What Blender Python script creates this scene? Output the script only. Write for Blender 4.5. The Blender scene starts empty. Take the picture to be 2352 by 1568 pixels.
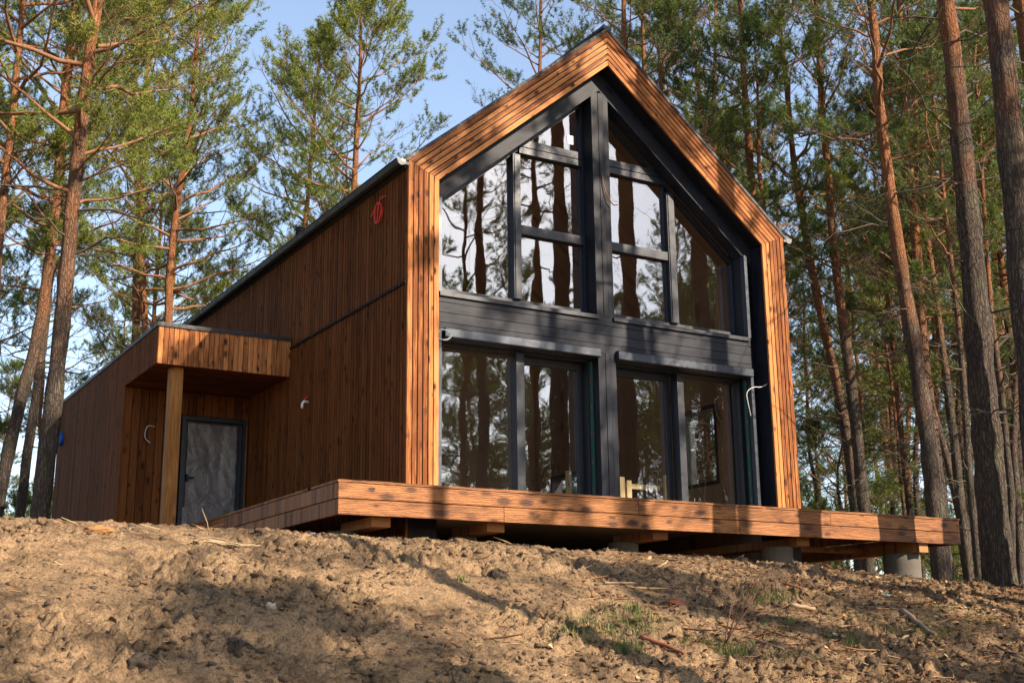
import bpy, math, random
import numpy as np
from mathutils import Matrix, Vector
R = math.radians
S = bpy.context.scene

# ------------------------------------------------------------------ camera, sky, sun, exposure
cd = bpy.data.cameras.new('camera'); cam = bpy.data.objects.new('camera', cd); S.collection.objects.link(cam)
CAM = Vector((-7.2464, -14.895, -2.0756))
FW = Vector((0.497662, 0.832805, 0.242421)); RT = Vector((0.859823, -0.510464, -0.011484)); UP = Vector((-0.114183, -0.214155, 0.970103))
cam.matrix_world = Matrix(((RT.x, UP.x, -FW.x, CAM.x), (RT.y, UP.y, -FW.y, CAM.y), (RT.z, UP.z, -FW.z, CAM.z), (0, 0, 0, 1)))
cd.sensor_width = 36; cd.lens = 2879.225 / 2352 * 36; cd.clip_start = 0.1; cd.clip_end = 1500
cd.dof.use_dof = True; cd.dof.focus_distance = 17.5; cd.dof.aperture_fstop = 4.0
S.camera = cam
SUN = Vector((0.48, -1.0, 0.66)).normalized()
w = bpy.data.worlds.new('World'); S.world = w; w.use_nodes = True
nt = w.node_tree; nt.nodes.clear()
sky = nt.nodes.new('ShaderNodeTexSky'); sky.sky_type = 'NISHITA'; sky.sun_disc = False
sky.sun_elevation = math.asin(SUN.z); sky.sun_rotation = math.atan2(SUN.x, SUN.y)
sky.air_density = 1.0; sky.dust_density = .8; sky.ozone_density = 1.2; sky.altitude = 100
bg = nt.nodes.new('ShaderNodeBackground'); bg.inputs['Strength'].default_value = 0.112
wo = nt.nodes.new('ShaderNodeOutputWorld'); hs = nt.nodes.new('ShaderNodeHueSaturation'); hs.inputs['Saturation'].default_value = .86; hs.inputs['Value'].default_value = 1.16; nt.links.new(sky.outputs[0], hs.inputs['Color']); nt.links.new(hs.outputs[0], bg.inputs[0]); nt.links.new(bg.outputs[0], wo.inputs[0])
ld = bpy.data.lights.new('sun', 'SUN'); ld.energy = 5.0; ld.angle = R(0.53); ld.color = (1.0, 0.84, 0.66)
sun = bpy.data.objects.new('sun', ld); S.collection.objects.link(sun); sun.rotation_euler = SUN.to_track_quat('Z', 'Y').to_euler()
S.view_settings.view_transform = 'Standard'; S.view_settings.look = 'None'; S.view_settings.exposure = 1.2; S.view_settings.gamma = 1
S.cycles.max_bounces = 8; S.cycles.transparent_max_bounces = 12; S.cycles.diffuse_bounces = 5; S.cycles.glossy_bounces = 3
S.cycles.use_denoising = True

# ------------------------------------------------------------------ object helpers
def link(o, parent=None):
    S.collection.objects.link(o)
    if parent is not None: o.parent = parent
    return o
def tag(o, label=None, cat=None, group=None, kind=None):
    if label: o['label'] = label
    if cat: o['category'] = cat
    if group: o['group'] = group
    if kind: o['kind'] = kind
    return o
def empty(name, loc=(0, 0, 0), rz=0.0):
    o = bpy.data.objects.new(name, None); o.location = loc; o.rotation_euler = (0, 0, rz); o.empty_display_size = .2
    return link(o)
def raw_mesh(name, V, F, mat, UV=None, attr=None, smooth=False):
    """V (n,3), F (m,k) all faces of one size k"""
    V = np.asarray(V, np.float32); F = np.asarray(F, np.int32)
    me = bpy.data.meshes.new(name)
    n, m, k = len(V), len(F), F.shape[1]
    me.vertices.add(n); me.vertices.foreach_set('co', V.ravel())
    me.loops.add(m * k); me.loops.foreach_set('vertex_index', F.ravel())
    me.polygons.add(m); me.polygons.foreach_set('loop_start', np.arange(0, m * k, k, dtype=np.int32))
    if smooth: me.polygons.foreach_set('use_smooth', np.ones(m, bool))
    if UV is not None:
        l = me.uv_layers.new(name='UVMap'); l.data.foreach_set('uv', np.asarray(UV, np.float32).ravel())
    if attr is not None:
        a = me.attributes.new('tint', 'FLOAT', 'POINT'); a.data.foreach_set('value', np.asarray(attr, np.float32))
    me.update(calc_edges=True)
    me.materials.append(mat)
    return me
def raw_obj(name, V, F, mat, parent=None, **k):
    return link(bpy.data.objects.new(name, raw_mesh(name, V, F, mat, **k)), parent)

class MB:
    """collects quads/polygons with UVs, builds one object"""
    def __init__(s): s.v = []; s.f = []; s.uv = []; s.sm = []; s.rng = random.Random(7); s.row = 0
    def face(s, idx, uv=None, sm=False):
        s.f.append(idx); s.uv.append(uv or [(0, 0)] * len(idx)); s.sm.append(sm)
    def prism(s, poly, ext, udir=None, caps=True):
        """poly: 3D points of one planar face (any order), ext: extrusion vector; wood UVs follow udir, a new random row each call"""
        poly = [Vector(p) for p in poly]; ext = Vector(ext)
        nrm = Vector((0, 0, 0))
        for i in range(len(poly)): nrm += poly[i].cross(poly[(i + 1) % len(poly)])
        if nrm.dot(ext) > 0: poly = poly[::-1]
        if udir is None:
            e = [(poly[(i + 1) % len(poly)] - poly[i]) for i in range(len(poly))] + [ext]
            udir = max(e, key=lambda q: q.length)
        udir = Vector(udir).normalized(); nn = nrm.normalized(); vd = nn.cross(udir); 
        s.row += 1; ro = s.rng.random() * 40; row = s.rng.randrange(1, 900)
        c = sum(poly, Vector()) / len(poly)
        def uvof(p):
            d = p - c; return (c.dot(udir) + d.dot(udir) + ro, row * 3.0 + 1.5 + d.dot(vd) + d.dot(nn) * .9)
        b = len(s.v); n = len(poly); P = poly + [p + ext for p in poly]
        s.v += [tuple(p) for p in P]
        U = [uvof(p) for p in P]
        if caps:
            s.face(list(range(b, b + n)), U[:n]); s.face([b + n + i for i in reversed(range(n))], [U[n + i] for i in reversed(range(n))])
        for i in range(n):
            j = (i + 1) % n
            s.face([b + j, b + i, b + n + i, b + n + j], [U[j], U[i], U[n + i], U[n + j]])
    def box(s, a, b, udir=None):
        x0, y0, z0 = [min(p, q) for p, q in zip(a, b)]; x1, y1, z1 = [max(p, q) for p, q in zip(a, b)]
        if udir is None:
            d = (x1 - x0, y1 - y0, z1 - z0); k = d.index(max(d)); udir = [(1, 0, 0), (0, 1, 0), (0, 0, 1)][k]
        s.prism([(x0, y0, z0), (x1, y0, z0), (x1, y0, z1), (x0, y0, z1)], (0, y1 - y0, 0), udir)
    def tube(s, pts, r, n=8, cap=True):
        pts = [Vector(p) for p in pts]; rs = r if isinstance(r, (list, tuple)) else [r] * len(pts)
        b = len(s.v); row = s.rng.randrange(1, 900); L = 0; prev = None
        for i, p in enumerate(pts):
            t = (pts[min(i + 1, len(pts) - 1)] - pts[max(i - 1, 0)]).normalized()
            if prev is None: a = t.cross(Vector((0, 0, 1)) if abs(t.z) < .9 else Vector((1, 0, 0))).normalized()
            else: a = (prev - t * prev.dot(t)).normalized()
            prev = a; c = t.cross(a)
            for k in range(n):
                q = 2 * math.pi * k / n; s.v.append(tuple(p + (a * math.cos(q) + c * math.sin(q)) * rs[i]))
        for i in range(len(pts) - 1):
            for k in range(n):
                k2 = (k + 1) % n; L0 = i * .1
                s.face([b + i * n + k, b + i * n + k2, b + (i + 1) * n + k2, b + (i + 1) * n + k], [(L0, row * 3 + k * .03)] * 4, True)
        if cap:
            s.face([b + k for k in reversed(range(n))]); e = b + (len(pts) - 1) * n; s.face([e + k for k in range(n)])
    def build(s, name, mat, parent=None, bevel=0):
        me = bpy.data.meshes.new(name); me.from_pydata(s.v, [], s.f); me.materials.append(mat)
        l = me.uv_layers.new(name='UVMap'); l.data.foreach_set('uv', np.array([c for u in s.uv for c in u], np.float32).ravel())
        me.polygons.foreach_set('use_smooth', np.array(s.sm, bool)); me.update()
        o = link(bpy.data.objects.new(name, me), parent)
        if bevel:
            m = o.modifiers.new('bevel', 'BEVEL'); m.width = bevel; m.segments = 1; m.limit_method = 'ANGLE'
        return o

# ------------------------------------------------------------------ material helpers
class NT:
    def __init__(s, name):
        s.m = bpy.data.materials.new(name); s.m.use_nodes = True; s.t = s.m.node_tree; s.t.nodes.clear()
        s.out = s.n('ShaderNodeOutputMaterial')
    def n(s, typ, **k):
        x = s.t.nodes.new(typ)
        for a, b in k.items():
            if a in ('operation', 'blend_type', 'data_type', 'noise_dimensions', 'voronoi_dimensions', 'feature', 'distance', 'attribute_name', 'wave_type', 'bands_direction', 'interpolation_type', 'normalize', 'use_clamp', 'attribute_type', 'clamp', 'wave_profile'): setattr(x, a, b)
            else: s.set(x, a.replace('_', ' '), b)
        return x
    def set(s, x, a, b):
        i = x.inputs[a] if a in x.inputs else None
        if i is None: raise KeyError(a + ' ' + x.bl_idname)
        if isinstance(b, bpy.types.NodeSocket): s.t.links.new(b, i)
        else: i.default_value = b
    def math(s, op, a, b=None, c=None, clamp=False):
        x = s.t.nodes.new('ShaderNodeMath'); x.operation = op; x.use_clamp = clamp
        for i, q in enumerate((a, b, c)):
            if q is None: continue
            if isinstance(q, bpy.types.NodeSocket): s.t.links.new(q, x.inputs[i])
            else: x.inputs[i].default_value = q
        return x.outputs[0]
    def mix(s, f, a, b, blend='MIX'):
        x = s.t.nodes.new('ShaderNodeMix'); x.data_type = 'RGBA'; x.blend_type = blend
        for i, q in ((0, f), (6, a), (7, b)):
            if isinstance(q, bpy.types.NodeSocket): s.t.links.new(q, x.inputs[i])
            else: x.inputs[i].default_value = q if not isinstance(q, tuple) else (*q, 1)[:4]
        return x.outputs[2]
    def ramp(s, f, *stops, interp='LINEAR'):
        x = s.t.nodes.new('ShaderNodeValToRGB'); x.color_ramp.interpolation = interp; e = x.color_ramp.elements
        while len(e) < len(stops): e.new(.5)
        for q, (p, c) in zip(e, stops):
            q.position = p; q.color = (*c, 1) if isinstance(c, tuple) else (c, c, c, 1)
        s.t.links.new(f, x.inputs[0]); return x.outputs[0]
    def vec(s, x, y, z=0.0):
        q = s.t.nodes.new('ShaderNodeCombineXYZ')
        for i, v in enumerate((x, y, z)):
            if isinstance(v, bpy.types.NodeSocket): s.t.links.new(v, q.inputs[i])
            else: q.inputs[i].default_value = v
        return q.outputs[0]
    def sep(s, v):
        q = s.t.nodes.new('ShaderNodeSeparateXYZ'); s.t.links.new(v, q.inputs[0]); return q.outputs
    def noise(s, vec, scale, detail=4, rough=.55, dist=0.0, dim='3D'):
        x = s.t.nodes.new('ShaderNodeTexNoise'); x.noise_dimensions = dim
        s.t.links.new(vec, x.inputs['Vector']); x.inputs['Scale'].default_value = scale; x.inputs['Detail'].default_value = detail
        x.inputs['Roughness'].default_value = rough; x.inputs['Distortion'].default_value = dist; return x.outputs['Fac']
    def bsdf(s, color, rough=.6, metal=0., spec=.5, normal=None, **k):
        b = s.t.nodes.new('ShaderNodeBsdfPrincipled')
        for a, q in (('Base Color', color), ('Roughness', rough), ('Metallic', metal), ('Specular IOR Level', spec), ('Normal', normal)):
            if q is None: continue
            if isinstance(q, bpy.types.NodeSocket): s.t.links.new(q, b.inputs[a])
            elif isinstance(q, tuple): b.inputs[a].default_value = (*q, 1)
            else: b.inputs[a].default_value = q
        for a, q in k.items(): s.set(b, a.replace('_', ' '), q)
        return b
    def bump(s, h, strength=.3, dist=.01, normal=None):
        x = s.t.nodes.new('ShaderNodeBump'); x.inputs['Strength'].default_value = strength; x.inputs['Distance'].default_value = dist
        s.t.links.new(h, x.inputs['Height'])
        if normal is not None: s.t.links.new(normal, x.inputs['Normal'])
        return x.outputs[0]
    def done(s, shader):
        s.t.links.new(shader.outputs[0] if hasattr(shader, 'outputs') else shader, s.out.inputs[0]); return s.m

def wood(name, dark, light, knot, rough=.62, spec=.3, ribs=0.0, knotr=.13, coarse=1.0, var=.5, kden=.62):
    t = NT(name)
    uv = t.n('ShaderNodeUVMap').outputs[0]; x, y, _ = t.sep(uv)
    yy = t.math('DIVIDE', y, 3.0); row = t.math('FLOOR', yy); vl = t.math('SUBTRACT', y, t.math('MULTIPLY', row, 3.0))
    wn = t.n('ShaderNodeTexWhiteNoise', noise_dimensions='1D'); t.t.links.new(row, wn.inputs['W']); rnd = wn.outputs[0]
    roff = t.math('MULTIPLY', rnd, 91.0)
    # knots
    kv = t.vec(t.math('ADD', t.math('MULTIPLY', x, 4.2 * coarse), roff), t.math('ADD', t.math('MULTIPLY', vl, 9.0 * coarse), roff))
    warp = t.noise(t.vec(t.math('MULTIPLY', x, 9), t.math('MULTIPLY', y, 9)), 1.0, 2)
    vo = t.n('ShaderNodeTexVoronoi', voronoi_dimensions='2D', feature='F1', Scale=1.0, Randomness=1.0); t.t.links.new(kv, vo.inputs['Vector'])
    kc = t.sep(vo.outputs['Color']); ks = t.math('ADD', .55, t.math('MULTIPLY', kc[1], 1.1))
    dist = t.math('DIVIDE', t.math('ADD', vo.outputs['Distance'], t.math('MULTIPLY', t.math('SUBTRACT', warp, .5), .14)), ks)
    sel = t.math('MULTIPLY', t.math('GREATER_THAN', kc[0], kden), t.math('ADD', .45, t.math('MULTIPLY', kc[2], .55)))
    kmask = t.math('MULTIPLY', sel, t.ramp(dist, (knotr * .55, 1.0), (knotr, .75), (knotr * 1.5, 0.0)))
    halo = t.math('MULTIPLY', sel, t.ramp(dist, (knotr, 1.0), (knotr * 2.8, 0.0)))
    # grain, bent around the knots
    gv = t.vec(t.math('ADD', t.math('MULTIPLY', x, 2.4), roff), t.math('ADD', t.math('MULTIPLY', vl, 55.0), t.math('MULTIPLY', halo, 1.4)))
    g = t.noise(gv, 1.0, 5, .6, .6, '2D')
    broad = t.noise(t.vec(t.math('ADD', t.math('MULTIPLY', x, 1.1), roff), t.math('MULTIPLY', vl, 6.0)), 1.0, 3, .5, .3, '2D')
    f = t.math('ADD', t.math('MULTIPLY', t.math('SUBTRACT', g, .5), 1.55), t.math('ADD', .5, t.math('MULTIPLY', t.math('SUBTRACT', broad, .5), .8)))
    f = t.math('ADD', f, t.math('MULTIPLY', t.math('SUBTRACT', rnd, .5), var), clamp=True)
    col = t.ramp(f, (.12, dark), (.88, light))
    col = t.mix(t.math('MULTIPLY', halo, .45), col, tuple(a * .75 + b * .25 for a, b in zip(dark, knot)))
    col = t.mix(kmask, col, knot)
    h = t.math('SUBTRACT', g, t.math('MULTIPLY', kmask, .6)); nrm = None
    if ribs:
        ripple = t.math('SINE', t.math('ADD', t.math('MULTIPLY', vl, 2 * math.pi / .021), t.math('MULTIPLY', t.noise(t.vec(t.math('MULTIPLY', x, 5), t.math('MULTIPLY', vl, 14)), 1.0, 3), 16.0)))
        col = t.mix(t.math('MULTIPLY', t.ramp(ripple, (.0, 1.0), (.75, 0.0)), .55), col, dark)
        h = t.math('ADD', h, t.math('MULTIPLY', ripple, ribs))
    nrm = t.bump(h, .35, .004)
    return t.done(t.bsdf(col, rough, 0, spec, nrm))

M = {}
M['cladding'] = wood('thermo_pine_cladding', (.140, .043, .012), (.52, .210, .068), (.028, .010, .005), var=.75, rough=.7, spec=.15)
M['side'] = wood('thermo_pine_shaded_side', (.058, .019, .006), (.150, .053, .016), (.022, .008, .004), rough=.8, spec=.08, var=.55, kden=.80)  # same wood as the cladding, darkened so its colour carries the walls' shade
M['fascia'] = wood('ribbed_pine_fascia', (.090, .029, .008), (.44, .180, .055), (.022, .008, .004), ribs=1.3, coarse=.75, knotr=.17, var=.35, kden=.45)
M['post'] = wood('pine_post_wood', (.16, .065, .016), (.34, .16, .048), (.05, .018, .007), coarse=.6, spec=.1)
M['beam'] = wood('beam_wood', (.20, .085, .03), (.36, .17, .065), (.1, .04, .02))
M['pale'] = wood('raw_spruce', (.62, .45, .24), (.78, .62, .38), (.3, .16, .07))
M['black_wood'] = wood('black_stained_planks', (.004, .0055, .011), (.016, .019, .029), (.003, .003, .004), rough=.55, spec=.25, var=.5, coarse=.6)
M['interior'] = wood('interior_board', (.26, .17, .115), (.36, .25, .17), (.12, .07, .04), coarse=.3)
def metal(name, c, rough=.4, met=.6, bumps=.0):
    t = NT(name); co = t.n('ShaderNodeTexCoord').outputs['Object']
    n_ = t.noise(co, 3.0, 4); col = t.mix(t.math('MULTIPLY', n_, .5), c, tuple(q * 1.35 for q in c))
    r = t.ramp(t.noise(co, 14.0, 3), (.3, rough * .8), (.7, rough * 1.25))
    return t.done(t.bsdf(col, r, met, .5, t.bump(n_, .08, .01)))
M['frame'] = metal('graphite_frame', (.009, .012, .020), .42, .15)
M['shutter'] = metal('brushed_shutter_box', (.045, .052, .066), .36, .6)
M['black'] = metal('black_metal', (.005, .0055, .007), .85, .0)
M['roof'] = metal('roof_sheet', (.013, .014, .017), .6, .0)
M['silver'] = metal('galvanised_cap', (.10, .10, .105), .5, .3)
def plain(name, c, rough=.6, **k):
    t = NT(name); co = t.n('ShaderNodeTexCoord').outputs['Object']; n_ = t.noise(co, 18.0, 3)
    return t.done(t.bsdf(t.mix(n_, tuple(q * .82 for q in c), c), rough, 0, .4, **k))
M['red'] = plain('red_plastic', (.6, .03, .015), .35); M['white'] = plain('white_plastic', (.72, .72, .7), .4); M['blue'] = plain('blue_box', (.02, .10, .5), .35)
M['green'] = plain('green_foam_strip', (.015, .08, .065), .7); M['brown'] = plain('brown_cord', (.22, .08, .03), .6)
M['bag'] = plain('black_membrane', (.03, .032, .04), .45); M['cyan'] = plain('blue_scrap', (.08, .38, .5), .6); M['interior_dark'] = plain('interior_plaster', (.34, .23, .16), .8)
M['floor'] = plain('screed', (.42, .34, .27), .8); M['orange'] = plain('orange_tarp', (.6, .12, .03), .6); M['paleblue'] = plain('pale_blue_sheet', (.45, .5, .58), .5)
def concrete():
    t = NT('pier_concrete'); co = t.n('ShaderNodeTexCoord').outputs['Object']
    a = t.noise(co, 3.0, 6); b = t.noise(co, 30.0, 4)
    col = t.mix(a, (.06, .053, .043), (.165, .15, .125)); col = t.mix(t.math('MULTIPLY', t.ramp(b, (.5, 0.), (.62, 1.)), .4), col, (.12, .1, .08))
    return t.done(t.bsdf(col, .85, 0, .2, t.bump(t.math('ADD', a, t.math('MULTIPLY', b, .4)), .5, .02)))
M['concrete'] = concrete()
def glass():
    t = NT('window_glass'); co = t.n('ShaderNodeTexCoord').outputs['Object']
    x, y, z = t.sep(co)
    nz = t.noise(t.vec(t.math('MULTIPLY', x, 1.0), y, t.math('MULTIPLY', z, .8)), 1.7, 1.5, .4)
    nb = t.bump(nz, .10, .025)
    fr = t.n('ShaderNodeFresnel', IOR=2.1); t.t.links.new(nb, fr.inputs['Normal'])
    geo = t.n('ShaderNodeNewGeometry'); f = t.math('MULTIPLY', t.math('MULTIPLY', fr.outputs[0], 1.7), t.math('SUBTRACT', 1.0, geo.outputs['Backfacing']), clamp=True)
    dirt = t.ramp(t.noise(co, 26.0, 5, .7), (.62, 0.), (.8, .12))
    gl = t.n('ShaderNodeBsdfGlossy', Color=(.97, .98, 1, 1), Roughness=.012); t.t.links.new(nb, gl.inputs['Normal'])
    tr = t.n('ShaderNodeBsdfTransparent', Color=(.95, .95, .93, 1)); df = t.n('ShaderNodeBsdfDiffuse', Color=(.5, .48, .45, 1))
    m1 = t.n('ShaderNodeMixShader'); t.t.links.new(dirt, m1.inputs[0]); t.t.links.new(tr.outputs[0], m1.inputs[1]); t.t.links.new(df.outputs[0], m1.inputs[2])
    m2 = t.n('ShaderNodeMixShader'); t.t.links.new(f, m2.inputs[0]); t.t.links.new(m1.outputs[0], m2.inputs[1]); t.t.links.new(gl.outputs[0], m2.inputs[2])
    return t.done(m2)
M['glass'] = glass()
def sheeting():
    t = NT('woven_sheeting'); co = t.n('ShaderNodeTexCoord').outputs['Object']; x, y, z = t.sep(co)
    n1 = t.noise(co, 2.2, 4, .6, .8); n2 = t.noise(t.vec(t.math('MULTIPLY', x, 6), y, t.math('MULTIPLY', z, 60)), 1.0, 3)
    col = t.mix(n1, (.065, .052, .046), (.165, .14, .125)); col = t.mix(t.math('MULTIPLY', n2, .35), col, (.20, .20, .22))
    return t.done(t.bsdf(col, .38, 0, .6, t.bump(t.math('ADD', n1, t.math('MULTIPLY', n2, .12)), .9, .06)))
M['sheeting'] = sheeting()
def bark():
    t = NT('pine_bark'); tc = t.n('ShaderNodeTexCoord'); co = tc.outputs['Object']; x, y, z = t.sep(co)
    oi = t.n('ShaderNodeObjectInfo').outputs['Random']
    vz = t.vec(x, y, t.math('MULTIPLY', z, .22))
    vo = t.n('ShaderNodeTexVoronoi', feature='DISTANCE_TO_EDGE', Scale=24.0, Randomness=1.0); nzv = t.n('ShaderNodeTexNoise', Scale=7.0, Detail=3.0)
    t.t.links.new(vz, nzv.inputs['Vector'])
    ad = t.n('ShaderNodeVectorMath', operation='MULTIPLY_ADD'); t.t.links.new(nzv.outputs['Color'], ad.inputs[0]); ad.inputs[1].default_value = (.16, .16, .16); t.t.links.new(vz, ad.inputs[2])
    t.t.links.new(ad.outputs[0], vo.inputs['Vector'])
    crack = t.math('MULTIPLY', t.ramp(vo.outputs['Distance'], (.0, .25), (.14, 1.)), t.ramp(t.noise(t.vec(t.math('MULTIPLY', x, 30), t.math('MULTIPLY', y, 30), t.math('MULTIPLY', z, 3.5)), 1.0, 4, .7), (.32, .25), (.5, 1.)))
    n1 = t.noise(vz, 5.0, 5, .65); n2 = t.noise(co, 40.0, 4, .7); big = t.noise(co, .9, 3)
    low = t.mix(n1, (.045, .036, .030), (.17, .132, .105)); low = t.mix(t.math('ADD', .25, t.math('MULTIPLY', crack, .75)), (.022, .017, .014), low)
    low = t.mix(t.math('MULTIPLY', t.ramp(t.noise(co, 2.6, 4), (.52, 0.), (.66, 1.)), .3), low, (.10, .12, .06))
    hi = t.mix(n1, (.20, .075, .030), (.42, .190, .085)); hi = t.mix(t.math('MULTIPLY', t.ramp(n2, (.5, 0.), (.62, 1.)), .45), hi, (.20, .085, .04))
    hi = t.mix(t.math('SUBTRACT', 1.0, t.ramp(vo.outputs['Distance'], (.0, .5), (.1, 1.))), hi, (.13, .05, .025))
    hgt = t.math('ADD', t.math('MULTIPLY', t.math('SUBTRACT', z, t.math('ADD', 3.5, t.math('MULTIPLY', oi, 2.5))), .22), t.math('MULTIPLY', t.math('SUBTRACT', big, .5), 2.2), clamp=True)
    col = t.mix(hgt, low, hi)
    h = t.math('ADD', t.math('MULTIPLY', crack, .8), t.math('MULTIPLY', n2, .35))
    return t.done(t.bsdf(col, .85, 0, .15, t.bump(h, 1.0, .05)))
M['bark'] = bark()
def branch_mat():
    t = NT('branch_bark'); co = t.n('ShaderNodeTexCoord').outputs['Object']; a = t.n('ShaderNodeAttribute', attribute_name='tint').outputs['Fac']
    n1 = t.noise(co, 9.0, 4)
    thick = t.mix(n1, (.15, .065, .032), (.34, .165, .082)); dead = t.mix(n1, (.040, .034, .027), (.13, .105, .075))
    return t.done(t.bsdf(t.mix(t.math('MULTIPLY', a, 1.6, clamp=True), thick, dead), .85, 0, .15))
M['branch'] = branch_mat()
def needles():
    t = NT('pine_needles'); a = t.n('ShaderNodeAttribute', attribute_name='tint').outputs['Fac']; oi = t.n('ShaderNodeObjectInfo').outputs['Random']
    f = t.math('ADD', t.math('MULTIPLY', a, .8), t.math('MULTIPLY', oi, .2))
    col = t.ramp(f, (.0, (.018, .045, .020)), (.4, (.078, .130, .024)), (.75, (.21, .25, .038)), (1.0, (.23, .20, .05)))
    d = t.bsdf(col, .55, 0, .35); tl = t.n('ShaderNodeBsdfTranslucent'); t.t.links.new(t.mix(.5, col, (.16, .19, .03)), tl.inputs[0])
    m = t.n('ShaderNodeMixShader'); m.inputs[0].default_value = .3; t.t.links.new(d.outputs[0], m.inputs[1]); t.t.links.new(tl.outputs[0], m.inputs[2])
    return t.done(m)
M['needles'] = needles()
def ground_mat():
    t = NT('sandy_ground'); co = t.n('ShaderNodeTexCoord').outputs['Object']; x, y, z = t.sep(co)
    n1 = t.noise(co, 1.5, 6, .68, .6); n2 = t.noise(co, 5.5, 6, .68, .4); n3 = t.noise(co, 38.0, 5, .7); n4 = t.noise(co, .35, 3)
    sand = t.mix(n2, (.245, .152, .080), (.46, .305, .172)); sand = t.mix(t.ramp(n3, (.36, .75), (.56, 0.)), sand, (.095, .060, .034)); n5 = t.noise(co, 95.0, 3, .7); sand = t.mix(t.ramp(n5, (.55, 0.), (.68, .6)), sand, (.52, .40, .27))
    soil = t.mix(n2, (.055, .038, .024), (.17, .115, .07)); soil = t.mix(t.ramp(n3, (.38, .8), (.56, 0.)), soil, (.055, .04, .028))
    f = t.math('ADD', t.math('MULTIPLY', t.math('SUBTRACT', n1, .5), 4.4), t.math('MULTIPLY', t.math('SUBTRACT', n2, .5), 2.4))
    right = t.math('MULTIPLY', t.math('ADD', t.math('ADD', x, t.math('MULTIPLY', y, -.55)), -3.2), .14, clamp=True)
    f2 = t.math('ADD', t.math('ADD', f, .36), t.math('MULTIPLY', right, .2), clamp=True)
    col = t.mix(f2, sand, soil)
    litter = t.mix(n3, (.10, .055, .028), (.34, .21, .11))
    lf = t.math('MULTIPLY', right, t.ramp(t.math('ADD', n2, t.math('MULTIPLY', n3, .3)), (.55, 0.), (.75, .8)))
    col = t.mix(lf, col, litter)
    moss = t.math('MULTIPLY', right, t.ramp(t.noise(co, 1.7, 5, .7), (.60, 0.), (.68, .75)))
    col = t.mix(moss, col, t.mix(n3, (.045, .05, .018), (.16, .15, .045)))
    forest = t.math('MULTIPLY', t.math('SUBTRACT', y, 7.0), .2, clamp=True); col = t.mix(forest, col, t.mix(n2, (.06, .06, .03), (.17, .13, .07)))
    h = t.math('ADD', t.math('ADD', t.math('MULTIPLY', n2, .7), t.math('MULTIPLY', n3, .55)), t.math('MULTIPLY', n5, .2))
    return t.done(t.bsdf(col, .95, 0, .05, t.bump(h, 1.0, .06)))
M['ground'] = ground_mat(); M['soil_dark'] = plain('damp_soil', (.085, .057, .036), .95)

# ------------------------------------------------------------------ ground
rs = np.random.RandomState(3)
_P = rs.permutation(512)
def vnoise(x, y, seed=0):
    xi = np.floor(x).astype(int); yi = np.floor(y).astype(int); fx = x - xi; fy = y - yi
    ux = fx * fx * fx * (fx * (fx * 6 - 15) + 10); uy = fy * fy * fy * (fy * (fy * 6 - 15) + 10)
    def g(a, b):
        h = _P[(_P[(a + seed * 37) & 511] + b) & 511]; th = h * (2 * np.pi / 512)
        return np.cos(th), np.sin(th)
    def d(a, b):
        gx, gy = g(xi + a, yi + b); return gx * (fx - a) + gy * (fy - b)
    n00, n10, n01, n11 = d(0, 0), d(1, 0), d(0, 1), d(1, 1)
    return (n00 * (1 - ux) + n10 * ux) * (1 - uy) + (n01 * (1 - ux) + n11 * ux) * uy
def worley(x, y, seed=0):
    xi = np.floor(x).astype(int); yi = np.floor(y).astype(int); best = np.full(x.shape, 9.0)
    for a in (-1, 0, 1):
        for b in (-1, 0, 1):
            h = _P[(_P[(xi + a + seed * 13) & 511] + yi + b) & 511]; h2 = _P[(h + 97) & 511]
            dx = xi + a + h / 512. - x; dy = yi + b + h2 / 512. - y
            best = np.minimum(best, dx * dx + dy * dy)
    return np.sqrt(best)
CX = [-60, -30, -4, -1.8, .3, 1.4, 2.9, 4.9, 6.3, 7.3, 9.6, 14, 40, 200]
CZ = [-.9, -.68, -.70, -.72, -.75, -.80, -.82, -.88, -.98, -1.06, -1.12, -1.22, -1.7, -3]
def H0(x, y):
    x = np.asarray(x, float); y = np.asarray(y, float)
    c = np.interp(x, CX, CZ); t = np.clip(-1.5 - y, 0, 60)
    m_ = np.interp(x, [-12, -3, 1, 4, 7, 12, 40], [.36, .42, .36, .24, .17, .14, .06])
    z = c - .05 * np.minimum(t, 12) - m_ * (t - 1 + np.exp(-t))
    lo = -3.75 - .0 * x; d = z - lo; z = lo + np.where(d > 1.2, d, .6 * np.exp((np.minimum(d, 1.2) - 1.2) / .6 * .5) * 2)
    z = z - .02 * np.clip(y + 1.5, 0, 3)
    fade = np.clip((y - 14) / 30, 0, 1); z = z + fade * (1.0 + .6 * vnoise(x / 23, y / 23, 5))
    return z
def billow(x, y, sc, seed):
    return np.abs(vnoise(x / sc, y / sc, seed)) ** .8 * 1.6
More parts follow.
